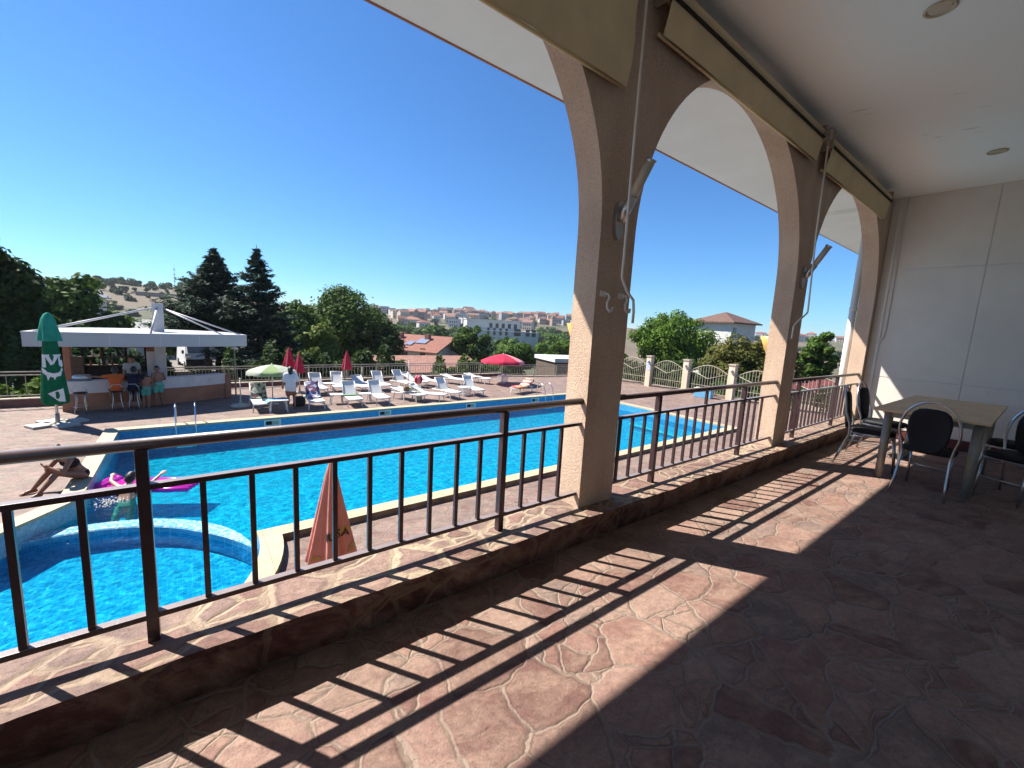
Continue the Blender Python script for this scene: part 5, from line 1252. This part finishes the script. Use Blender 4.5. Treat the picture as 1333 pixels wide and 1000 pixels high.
def crown_pts(w, h, zc, nclump, n, rc=.30, squash=.8, dens=None):
    "clumps spread through an ellipsoid, leaves on the clumps' shells"
    d = unit(nclump); rr = rng.uniform(.2, 1.0, nclump)**.5; big = rng.uniform(0, 1, nclump) > .45; rr = np.where(big, rr*.9, .80+.25*rng.uniform(0, 1, nclump))
    cc = d*rr[:, None]*np.array([w/2*(1-rc*.6), w/2*(1-rc*.6), h/2*(1-rc*.6)]); cc[:, 2] += zc
    cr = np.where(big, rng.uniform(.7, 1.3, nclump), rng.uniform(.35, .65, nclump))*rc*min(w, h)/2*1.25
    idx = rng.choice(nclump, n, p=cr**2/np.sum(cr**2)); u = unit(n); rad = rng.uniform(.4, 1.0, n)**.5*np.where(rng.uniform(0, 1, n) > .93, 1.35, 1.0)
    P = cc[idx]+u*(cr[idx]*rad)[:, None]*np.array([1, 1, squash])
    N = u+unit(n)*.75+np.array([0, 0, .35]); N /= np.linalg.norm(N, axis=1)[:, None]
    return P, N, cc
def tree(name, label, x, y, zb, zt, w, mat, n=6000, leaf=.22, nclump=34, trunk_h=None, group='trees beyond the pool deck', rc=.30, low=.0):
    H = zt-zb; t = thing(name, label, 'tree', (x, y, zb), 0, group)
    th = trunk_h if trunk_h is not None else H*.28
    ch_ = H-th*.75; P, N, cc = crown_pts(w, ch_, th*.75+ch_/2, nclump, n, rc)
    link('crown', leaf_mesh('crown', P, N, leaf, mat), t)
    b = MB(); tr = max(.08, H*.026); b.tube([(0, 0, -.6), (.05, 0, th*.5), (-.04, .05, th), (0, 0, th+ch_*.45)], [tr*1.25, tr, tr*.85, tr*.3], 8)
    for c in cc[:9]: c = Vector(c); m_ = Vector((c.x*.35, c.y*.35, th+(c.z-th)*.45)); b.tube([(0, 0, th*.8), m_, c], [tr*.5, tr*.32, tr*.08], 6)
    b.build('trunk', m_bark, t); return t
def conifer(label, x, y, zb, zt, w, lean=.0, start=.04):
    H = zt-zb; t = thing('conifer_tree', label, 'tree', (x, y, zb), 0, 'tall dark conifers behind the bar'); C = []; N = []
    b = MB(); b.tube([(0, 0, -.6), (0, 0, H*.5), (lean, 0, H)], [.22, .15, .02], 8)
    nl = 38
    for i in range(nl):
        u = i/nl; z = H*(start+(.99-start)*u); R_ = w/2*(1-u)**1.05*rng.uniform(.62, 1.15)+.10
        for k in range(rng.integers(8, 13)):
            if R_ < .3 and k > 4: break
            a = rng.uniform(0, 2*PI); L = R_*rng.uniform(.55, 1.12); dz = -.10*L+rng.uniform(-.1, .1)
            e = Vector((L*math.cos(a), L*math.sin(a), z+dz+.12*L)); m_ = Vector((L*.55*math.cos(a), L*.55*math.sin(a), z+dz*.9-.03*L))
            b.tube([(lean*u, 0, z), m_, e], [.03*(1-u)+.008, .016, .004], 4, cap=False)
            m = int(12+L*34); s = rng.uniform(.05, 1, m)**.75
            for q in s:
                p = m_.lerp(e, (q-.5)*2) if q > .5 else Vector((lean*u, 0, z)).lerp(m_, q*2)
                wd = .06+.26*L*(1-abs(q-.45))*.55; off = rng.normal(0, wd); C.append((p.x-math.sin(a)*off, p.y+math.cos(a)*off, p.z+rng.normal(0, .05)-abs(off)*.18)); N.append((rng.normal(0, .35), rng.normal(0, .35), 1))
    C = np.array(C); N = np.array(N); N /= np.linalg.norm(N, axis=1)[:, None]
    link('crown', leaf_mesh('crown', C, N, .15, m_lfconif, 2.4), t); b.build('trunk', m_bark, t); return t
def ptree(name, label, px0, px1, pyt, Y, mat, zb=None, **kw):
    a, c, tp = at(px0, 460, Y), at(px1, 460, Y), at((px0+px1)/2, pyt, Y); x = (a.x+c.x)/2
    # a crown is about as wide as it looks across the line of sight
    ang = math.atan2(x, Y); w = (c.x-a.x)*math.cos(ang)
    return tree(name, label, x, Y, zb if zb is not None else ground(x, Y), tp.z, w, mat, **kw)
ptree('broadleaf_tree', 'big dark tree at the left edge, behind the green parasol', -110, 66, 286, 31, m_lfdark, n=22000, leaf=.23, nclump=110, trunk_h=1.0)
ptree('broadleaf_tree', 'green tree right of the big dark one, behind the left end of the bar', 30, 178, 350, 44, m_lfmid, n=14000, leaf=.26, nclump=80, trunk_h=1.5)
ptree('broadleaf_tree', 'low dark tree behind the left end of the bar canopy', 20, 160, 405, 36, m_lfdark, n=7000, leaf=.24, nclump=36, trunk_h=.6)
a = at(284, 460, 40); conifer('middle of the three dark conifers behind the bar, tall and double topped', a.x, 40, -4.6, at(289, 323, 40).z, 9.5, start=.46)
a = at(270, 460, 41); conifer('shorter dark conifer leaning out at the left of the pair behind the bar', a.x, 41.5, -4.6, at(272, 345, 41.5).z, 7.5, start=.50)
a = at(338, 460, 37); conifer('tallest of the three dark conifers, rightmost behind the bar', a.x, 37, -4.6, at(336, 319, 37).z, 11.0)
ptree('broadleaf_tree', 'dense green tree filling the gap left of the conifers', 200, 262, 400, 60, m_lfmid, n=7000, leaf=.30, nclump=34, trunk_h=.8)
ptree('broadleaf_tree', 'tallest round green tree right of the conifers', 392, 505, 370, 50, m_lfmid, n=17000, leaf=.26, nclump=90, trunk_h=1.0)
ptree('broadleaf_tree', 'green tree between the conifers and the tallest round tree', 350, 425, 384, 47, m_lfmid, n=11000, leaf=.25, nclump=70, trunk_h=1.0)
ptree('broadleaf_tree', 'bright yellow green tree before the darker ones', 378, 448, 412, 33, m_lflime, n=5200, leaf=.22, nclump=30, trunk_h=.8, rc=.26)
ptree('broadleaf_tree', 'dark green tree left of the red roofed house', 455, 528, 412, 46, m_lfdark, n=10000, leaf=.23, nclump=70, trunk_h=.6)
ptree('broadleaf_tree', 'dark loose tree right of the red roofed house', 588, 640, 420, 54, m_lfmid, n=9000, leaf=.26, nclump=60, trunk_h=.8, rc=.24)
ptree('broadleaf_tree', 'round green tree directly behind the open red parasol', 628, 700, 442, 36, m_lfmid, n=7000, leaf=.22, nclump=36, trunk_h=.5)
ptree('broadleaf_tree', 'light green tree behind the dark shed', 690, 765, 440, 60, m_lfbright, n=6500, leaf=.30, nclump=34, trunk_h=.8)
ptree('broadleaf_tree', 'round bright green tree between the two free piers', 800, 928, 401, 26, m_lfbright, zb=-3.6, n=20000, leaf=.21, nclump=100, trunk_h=1.2)
ptree('broadleaf_tree', 'small dark tree filling in behind the nearest pier', 735, 815, 428, 34, m_lfmid, zb=-4, n=6000, leaf=.26, nclump=34, trunk_h=.6)
ptree('olive_shrub', 'olive brown shrub between the round tree and the second pier', 905, 995, 428, 14.2, m_lfolive, zb=-2.9, n=9000, leaf=.16, nclump=34, trunk_h=.3, group='shrubs behind the iron fence')
ptree('olive_shrub', 'green brown shrub right behind the second pier', 955, 1045, 426, 12.0, m_lfolive, zb=-2.9, n=9000, leaf=.17, nclump=34, trunk_h=.3, group='shrubs behind the iron fence')
ptree('broadleaf_tree', 'green tree seen through the last arch', 1030, 1092, 424, 10.5, m_lfmid, zb=-3, n=8000, leaf=.22, nclump=40, trunk_h=.4)
ptree('broadleaf_tree', 'low green shrub below the round tree behind the iron fence', 830, 960, 462, 17.5, m_lfdark, zb=-3, n=7000, leaf=.2, nclump=36, trunk_h=.2)
def hedge(label, p, q, h, wd, mat, n, leaf=.16):
    p = Vector(p); q = Vector(q); L = (q-p).length; a = math.atan2(q.y-p.y, q.x-p.x); t = thing('hedge', label, 'hedge', (p.x, p.y, p.z), a, 'hedges behind the deck fences')
    x = rng.uniform(0, L, n); th = rng.uniform(-.2, PI+.2, n); wob_ = 1+.22*np.sin(x*2.1+np.sin(x*.7)*3)+.1*np.sin(x*6.3)
    rr = rng.uniform(.75, 1.05, n); P = np.stack([x, np.cos(th)*wd/2*rr*wob_, np.maximum(.02, np.abs(np.sin(th))**.7*h*rr*wob_)], 1)
    N = np.stack([rng.normal(0, .6, n), np.cos(th)+rng.normal(0, .5, n), np.sin(th)+rng.normal(0, .5, n)], 1); N /= np.linalg.norm(N, axis=1)[:, None]
    link('foliage', leaf_mesh('foliage', P, N, leaf, mat), t)
    b = MB(); k = .4
    while k < L: b.tube([(k, 0, -.3), (k+.05, .05, h*.8)], [.04, .015], 5); k += .8
    b.build('stems', m_bark, t)
hedge('bright clipped hedge behind the far left fence', (-12, 24.2, -2.9), (-4.6, 23.9, -2.9), 1.15+.2, 1.4, m_lfbright, 6000)
hedge('dark hedge behind the long fence, left of the tiled roof', (1.5, 27.6, -4.0), (12.2, 28.4, -4.0), 2.9, 2.2, m_lfdark, 12000, .2)
hedge('low hedge behind the fence under the red parasol', (14.5, 28.0, -4.0), (20.5, 27.0, -4.0), 2.35, 1.8, m_lfmid, 7000, .18)
hedge('dark leaves filling in behind the pool bar', (-6.5, 28.5, -4.2), (-.75, 28.9, -4.2), 3.1, 2.4, m_lfdark, 8000, .2)
hedge('dense hedge low behind the iron fence pillars', (28.6, 24, -3.2), (28.8, 6.5, -3.2), 2.1, 2.2, m_lfdark, 12000, .2)

# ------------------------------------------------------------------ houses
def house(label, x, y, zb, sx, sy, h, rz, wall, roof, kind='gable', ridge_h=2.2, wins=(), group=None, over=.45, name='house', z_under=3.0):
    t = thing(name, label, 'house', (x, y, zb), rz, group); X, Y = sx/2, sy/2
    b = MB()
    if kind == 'gable':
        b.prism([(-X, -Y), (X, -Y), (X, Y), (-X, Y)], -z_under, h); b.add([(-X, -Y, h), (-X, Y, h), (-X, 0, h+ridge_h*.93)], [(0, 1, 2)]); b.add([(X, -Y, h), (X, Y, h), (X, 0, h+ridge_h*.93)], [(0, 2, 1)])
    else: b.box(-X, X, -Y, Y, -z_under, h)
    b.build('walls', wall, t)
    b = MB(); o = over; e = .16
    if kind == 'gable':
        zl = h-o*ridge_h/Y
        for s in (1, -1):
            V = [(-X-o, s*(Y+o), zl), (X+o, s*(Y+o), zl), (X+o, 0, h+ridge_h), (-X-o, 0, h+ridge_h)]; V += [(a_, b_, c_+e) for a_, b_, c_ in V]; b.add(V, [(0, 1, 2, 3), (4, 7, 6, 5), (0, 4, 5, 1), (1, 5, 6, 2), (2, 6, 7, 3), (3, 7, 4, 0)])
    elif kind == 'hip':
        k = max(0, X-Y); V = [(-X-o, -Y-o, h), (X+o, -Y-o, h), (X+o, Y+o, h), (-X-o, Y+o, h), (-k-.05, 0, h+ridge_h), (k+.05, 0, h+ridge_h), (-X-o, -Y-o, h-.2), (X+o, -Y-o, h-.2), (X+o, Y+o, h-.2), (-X-o, Y+o, h-.2)]
        b.add(V, [(0, 1, 5, 4), (1, 2, 5), (2, 3, 4, 5), (3, 0, 4), (6, 7, 1, 0), (7, 8, 2, 1), (8, 9, 3, 2), (9, 6, 0, 3), (9, 8, 7, 6)])
    else: b.box(-X-.15, X+.15, -Y-.15, Y+.15, h+.002, h+.35)
    b.build('roof', roof, t)
    for (face, u, z, w_, hh) in wins:
        b = MB(); d = .05
        if face == 'f': b.box(u-w_/2, u+w_/2, -Y-d, -Y+.02, z, z+hh)
        elif face == 'b': b.box(u-w_/2, u+w_/2, Y-.02, Y+d, z, z+hh)
        elif face == 'l': b.box(-X-d, -X+.02, u-w_/2, u+w_/2, z, z+hh)
        else: b.box(X-.02, X+d, u-w_/2, u+w_/2, z, z+hh)
        b.build('window', m_glassd, t)
    return t
# red roofed house beyond the deck: long front to the left, gable wall in shade to the right
c0 = at(560, 452, 56)
t = house('white house with a red tiled roof and solar panels beyond the fence', c0.x+1.6, c0.y+5.2, -6.0, 10.5, 9.0, at(560, 455, 56).z+6.0-.2, R(118), m_housew, m_roofred, 'gable', 1.9,
          [('b', -3, 1.3, .9, 2.2), ('b', .2, 1.3, .9, 2.2), ('b', 3.0, 1.5, 1.7, 1.6)], over=.7)
t['category'] = 'house'
h_ = at(560, 455, 56).z+6.0-.2
for (u, v, a_, c_) in ((1.2, 2.2, 1.9, 1.0), (2.9, 3.1, 1.2, .8)):
    sl = math.atan2(1.9, 4.5); b = MB(); m_ = Matrix.Translation((u-2.5, v, h_+1.9-v*1.9/4.5+.28)) @ Matrix.Rotation(-sl, 4, 'X'); b.obox(m_, a_, c_*1.6, .08); b.build('solar_panel', m_solar, t)
for u in (-1.6, 3.6): b = MB(); b.box(u-.35, u+.35, 1.0, 1.7, h_+.9, h_+2.3); b.build('chimney', m_roofpink, t)
# low building with a pink tiled roof just behind the fence
t = house('low building with a faded pink tiled roof just behind the long fence', 17.3, 36.5, -6.0, 9.0, 7.5, at(555, 490, 33).z+6.0+.4, R(-4), m_housec, m_roofpink, 'gable', .95, over=.5)
t = house('dark wooden shed with a white edged flat roof right of the red parasol', 30.0, 28.5, -4.2, 6.5, 4.5, at(735, 473, 26.5).z+4.2, R(-18), m_bark, m_housew, 'flat', z_under=1, wins=[('f', -.8, 1.0, 1.6, 1.0)], name='shed')
# white modern building
c1 = at(655, 440, 128)
W0 = 26.0
t = house('long white modern building with a set back upper floor', c1.x+2, 132, -9.0, W0, 14, at(655, 432, 126).z+9.0, R(-24), m_housew, m_housew, 'flat', wins=[('f', -6.5+2.3*k, 6.6, .9, 2.6) for k in range(4)]+[('f', 4.6, 6.6, 2.6, 2.6), ('f', 8.6, 6.6, 1.6, 2.6), ('f', 11, 6.6, 1.6, 2.6)], name='office_building')
hh = at(655, 432, 126).z+9.35
b = MB(); b.box(-14, 6.5, -3, 7.2, hh+.01, hh+3.6); b.build('upper_floor', m_housew, t)
b = MB(); b.box(-14.2, 6.7, -3.2, 7.4, hh+3.605, hh+3.9); b.build('upper_roof', m_housew, t)
for k in range(5): b = MB(); b.box(-5.5+k*2.4, -4.3+k*2.4, -3.06, -2.98, hh+.9, hh+2.6); b.build('window', m_glassd, t)
t['category'] = 'office building'
# hip roofed house to the right
c2 = at(958, 424, 32)
t = house('pale house with a brown hipped roof above the shrubs', c2.x+.5, 34, -3.0, 7.0, 6.4, at(958, 419, 30).z+3.0, R(-5), m_housew, m_roofbrown, 'hip', 1.7, [('l', 1.2, 3.4, 1.6, .7), ('f', -2.6, 4.6, .9, 1.5)], over=.7)
t = house('small pale flat roofed building behind the shrubs left of the hip roofed house', at(905, 452, 40).x, 40, -4, 5, 5, 4.6, R(-20), m_housec, m_roofgrey, 'flat')
# roofs and houses behind the bar, on the left
for (px, py, Y, sx, h, wall, roof, lab) in ((190, 432, 75, 15, 3, m_houseg, m_roofgrey, 'long low building with a grey roof above the bar canopy, left of the mast'), (243, 429, 80, 9, 3, m_houseg, m_roofgrey, 'low grey roofed building right of the bar mast')):
    q = at(px, py, Y); house(lab, q.x, Y, q.z-h, sx, 7, h, R(3), wall, roof, 'gable', 1.1, group='low buildings behind the bar', z_under=8)
q = at(86, 376, 90); house('white gabled house half hidden by the trees at the left', q.x, 90, q.z-5, 6, 6, 4.2, R(60), m_housew, m_houseg, 'gable', 2.0, z_under=9)
for (px, py, D, sx, h, wall, roof, k, lab) in ((172, 385, 380, 22, 3.0, m_housec, m_roofgrey, 'flat', 'long low barn high on the dry hillside'), (222, 389, 330, 34, 6, m_houser, m_roofbrown, 'flat', 'long brown unfinished block on the dry hillside'), (252, 384, 380, 10, 5, m_houseg, m_roofgrey, 'gable', 'grey house at the right end of the dry hillside'), (243, 390, 360, 9, 4, m_houseg, m_roofgrey, 'gable', 'small white house on the dry hillside above the mast'), (170, 403, 300, 12, 3, m_houseg, m_roofgrey, 'gable', 'white roofed shed on the lower hillside'), (150, 398, 320, 8, 3.4, m_housec, m_roofred, 'gable', 'small cream house on the lower hillside')):
    q = atd(px, py, D); house(lab, q.x, q.y, q.z-h*.6, sx, 9, h, -math.atan2(q.x, q.y)+rng.uniform(-.3, .3), wall, roof, k, 1.8, [('f', -sx/2+sx*(i+.5)/6, h*.35, sx/14, h*.3) for i in range(6)], z_under=14)
t = thing('radio_mast', 'thin lattice radio mast on the skyline behind the bar', 'mast', tuple(atd(228, 377, 420)))
b = MB(); b.tube([(0, 0, -8), (0, 0, 19)], [.28, .10], 5); b.build('lattice', m_galv, t)
for z in (6, 11, 15): b = MB(); b.box(-.7, .7, -.1, .1, z, z+.5); b.build('antenna', m_galv, t)
# the hillside town
KINDS = [(m_housew, m_roofred, 'hip'), (m_housec, m_roofdull, 'gable'), (m_houser, m_roofred, 'gable'), (m_houseg, m_roofgrey, 'flat'), (m_housew, m_roofgrey, 'flat'), (m_houser, m_roofbrown, 'hip')]
LABK = ['white distant house with a red hipped roof in the hillside town', 'cream distant house with a red gabled roof in the hillside town', 'rose distant house with a red gabled roof in the hillside town', 'grey distant block with a flat roof in the hillside town', 'white distant block with a flat roof in the hillside town', 'rose distant house with a brown hipped roof in the hillside town']
protos = []
for (wm, rm, kd), lab in zip(KINDS, LABK):
    t = house(lab, 0, 0, 0, 11, 9, 7.5, 0, wm, rm, kd, 2.4, [(f, -3.6+2.4*i, 1.2+3*j, 1.1, 1.5) for f in 'f' for i in range(4) for j in range(2)], group='houses of the hillside town', name='town_house'); protos.append(t)
spots = []
def town(px0, px1, py0, py1, n, kinds, D0, D1):
    k = 0; tries = 0
    while k < n and tries < 4000:
        tries += 1; px = rng.uniform(px0, px1); D = rng.uniform(D0, D1); q = atd(px, 430, D); z = ground(q.x, q.y)
        v = Vector((q.x, q.y, z+4))-CAM; c = v.dot(fwd); py = 500-FPX*v.dot(up)/c
        if not (py0 <= py <= py1): continue
        if any((q.x-a)**2+(q.y-b_)**2 < 11**2 for a, b_ in spots): continue
        spots.append((q.x, q.y)); kk = kinds[k % len(kinds)]; k += 1
        yield kk, q.x, q.y, z
cnt = [0]*6
for args in ((475, 600, 396, 410, 34, [3, 4, 3, 5, 3], 560, 800), (515, 615, 406, 424, 24, [0, 1, 4, 2], 330, 620), (595, 770, 396, 413, 84, [2, 5, 1, 3, 2, 5], 540, 930), (650, 770, 408, 426, 30, [1, 3, 5, 2], 380, 700), (1000, 1100, 425, 445, 8, [4, 0, 1], 300, 800), (880, 1000, 425, 445, 6, [4, 0, 3], 300, 800)):
    for kk, x, y, z in town(*args):
        o = protos[kk] if cnt[kk] == 0 else copy_tree(protos[kk]); cnt[kk] += 1
        s = rng.uniform(.55, 1.1); o.location = (x, y, z-.5); o.rotation_euler = (0, 0, -math.atan2(x, y)+rng.uniform(-.7, .7)); o.scale = (s*rng.uniform(.9, 1.6), s, rng.uniform(.8, 1.35))
for kk, t in enumerate(protos):
    if cnt[kk] == 0: t.location = (300+kk*15, 700, ground(300+kk*15, 700))
# far trees
fp = []
for k, mt_ in enumerate((m_lffar, m_lffar, m_lfmid)):
    P, N, cc = crown_pts(8, 7.5, 3.6, 16, 420, .42); fp.append(leaf_mesh('far_tree', P, N, 1.25, mt_, 1.5))
ft = []
def fartrees(n, px0, px1, D0, D1, smin=.7, smax=1.4):
    for k in range(n):
        px = rng.uniform(px0, px1); D = rng.uniform(D0, D1); q = atd(px, 430, D); x, y = q.x, q.y
        if any((x-a)**2+(y-b_)**2 < 36 for a, b_ in spots): continue
        s = rng.uniform(smin, smax); ft.append((s/D, x, y, s, s*rng.uniform(.9, 1.4), rng.uniform(0, 6), k % 3))
fartrees(190, 465, 775, 380, 900, .6, 1.2); fartrees(100, 490, 790, 150, 350, .8, 1.3); fartrees(24, 620, 770, 80, 150, .7, 1.0)
fartrees(28, 130, 290, 120, 260, .6, 1.0); fartrees(70, 120, 310, 385, 440, .3, .7); fartrees(75, 120, 300, 240, 395, .22, .6); fartrees(25, 880, 1110, 150, 700, .7, 1.2)
ft.sort(reverse=True)
for (_, x, y, s, sw, rz, k) in ft[:285]:
    o = bpy.data.objects.new('far_tree', fp[k]); COL.objects.link(o); o.location = (x, y, ground(x, y)-.8); o.scale = (sw, s, s); o.rotation_euler = (0, 0, rz)
    o['label'] = 'distant rounded green tree among the houses and slopes'; o['category'] = 'tree'; o['group'] = 'distant trees on the slopes'
VV = []
for (_, x, y, s, sw, rz, k) in ft[285:]:
    co = np.empty(len(fp[k].vertices)*3, np.float32); fp[k].vertices.foreach_get('co', co); co = co.reshape(-1, 3)*np.array([sw, s, s]); c_, s_ = math.cos(rz), math.sin(rz)
    VV.append(np.stack([co[:, 0]*c_-co[:, 1]*s_+x, co[:, 0]*s_+co[:, 1]*c_+y, co[:, 2]+ground(x, y)-.8], 1))
if VV:
    VV = np.concatenate(VV); n4 = len(VV)//4; me = bpy.data.meshes.new('far_woods'); me.vertices.add(4*n4); me.vertices.foreach_set('co', VV.astype(np.float32).ravel())
    me.loops.add(4*n4); me.loops.foreach_set('vertex_index', np.arange(4*n4, dtype=np.int32)); me.polygons.add(n4); me.polygons.foreach_set('loop_start', np.arange(0, 4*n4, 4, dtype=np.int32)); me.polygons.foreach_set('loop_total', np.full(n4, 4, np.int32))
    me.update(calc_edges=True); me.materials.append(m_lffar); link('far_woods', me, kind='stuff', label='small far trees scattered over the distant slopes', category='woods')

# ------------------------------------------------------------------ the van behind the bar
q = at(257, 474, 46)
b = MB(); b.box(-2.6, 3.4, 43.5, 53, -8, q.z-.352); b.build('parking_ground', plain('pale_gravel', (.16, .14, .12), .9, .25, 3, .5, 20), kind='structure')
t = thing('parked_van', 'white van with a dark nose parked behind the bar fence', 'van', (q.x, 46, q.z-.35), R(8))
# front faces us (-Y)
sec = [(-.90, .35, 0), (-.95, .9, 0), (-.70, 1.35, 0), (.05, 2.05, 0), (.5, 2.15, 0), (4.2, 2.12, 0), (4.25, .35, 0)]
V = []; F = []
for sx in (-1, 1):
    for (y, z, _) in sec: V.append((sx*(.92 if z < 1.4 else .80), y, z))
n_ = len(sec); F = [tuple(range(n_-1, -1, -1)), tuple(range(n_, 2*n_))]+[(i, (i+1) % n_, n_+(i+1) % n_, n_+i) for i in range(n_)]
b = MB(); b.add(V, F); b.build('body', m_white, t)
b = MB(); b.add([(-.74, -.66, 1.41), (.74, -.66, 1.41), (.70, .0, 2.0), (-.70, .0, 2.0), (-.74, -.69, 1.43), (.74, -.69, 1.43), (.70, -.03, 2.02), (-.70, -.03, 2.02)], [(0, 3, 2, 1), (4, 5, 6, 7), (0, 1, 5, 4), (1, 2, 6, 5), (2, 3, 7, 6), (3, 0, 4, 7)]); b.build('windscreen', m_glassd, t)
b = MB(); b.box(-.93, .93, -1.0, -.93, .32, .86, .02); b.build('bumper', m_black, t)
for s in (-1, 1):
    b = MB(); b.box(s*.72-.16, s*.72+.16, -.985, -.9, .88, 1.08, .02); b.build('headlight', m_lampglass, t)
    b = MB(); b.box(s*1.02-.08, s*1.02+.08, -.35, -.22, 1.3, 1.6, .02); b.build('wing_mirror', m_black, t)
    for y in (-.25, 3.1):
        w_ = MB(); w_.tube([(s*.80, y, .33), (s*.98, y, .33)], .33, 18); wh = w_.build('wheel', m_black, t)
        r_ = MB(); r_.tube([(s*.981, y, .33), (s*.99, y, .33)], .2, 14); r_.build('rim', m_steel, wh)
b = MB(); b.box(-1.6, 1.4, -2.2, -2.05, -1.6, .42, .01)
b.build('garden_wall', m_housec, label='low pale wall in front of the parked van', category='wall').location = (q.x+1.4, 40, q.z-.6)

# ------------------------------------------------------------------ air
HZ = NT('thin_summer_haze'); HZ.t.nodes.remove(HZ.p); pv = HZ.n('VolumePrincipled'); pv.inputs['Color'].default_value = (.86, .92, 1, 1); pv.inputs['Density'].default_value = .00014; pv.inputs['Anisotropy'].default_value = .2
HZ.l(pv.outputs[0], HZ.out.inputs['Volume'])
b = MB(); b.box(-1500, 6300, -600, 6300, -40, 62); b.build('haze', HZ.m, kind='stuff')
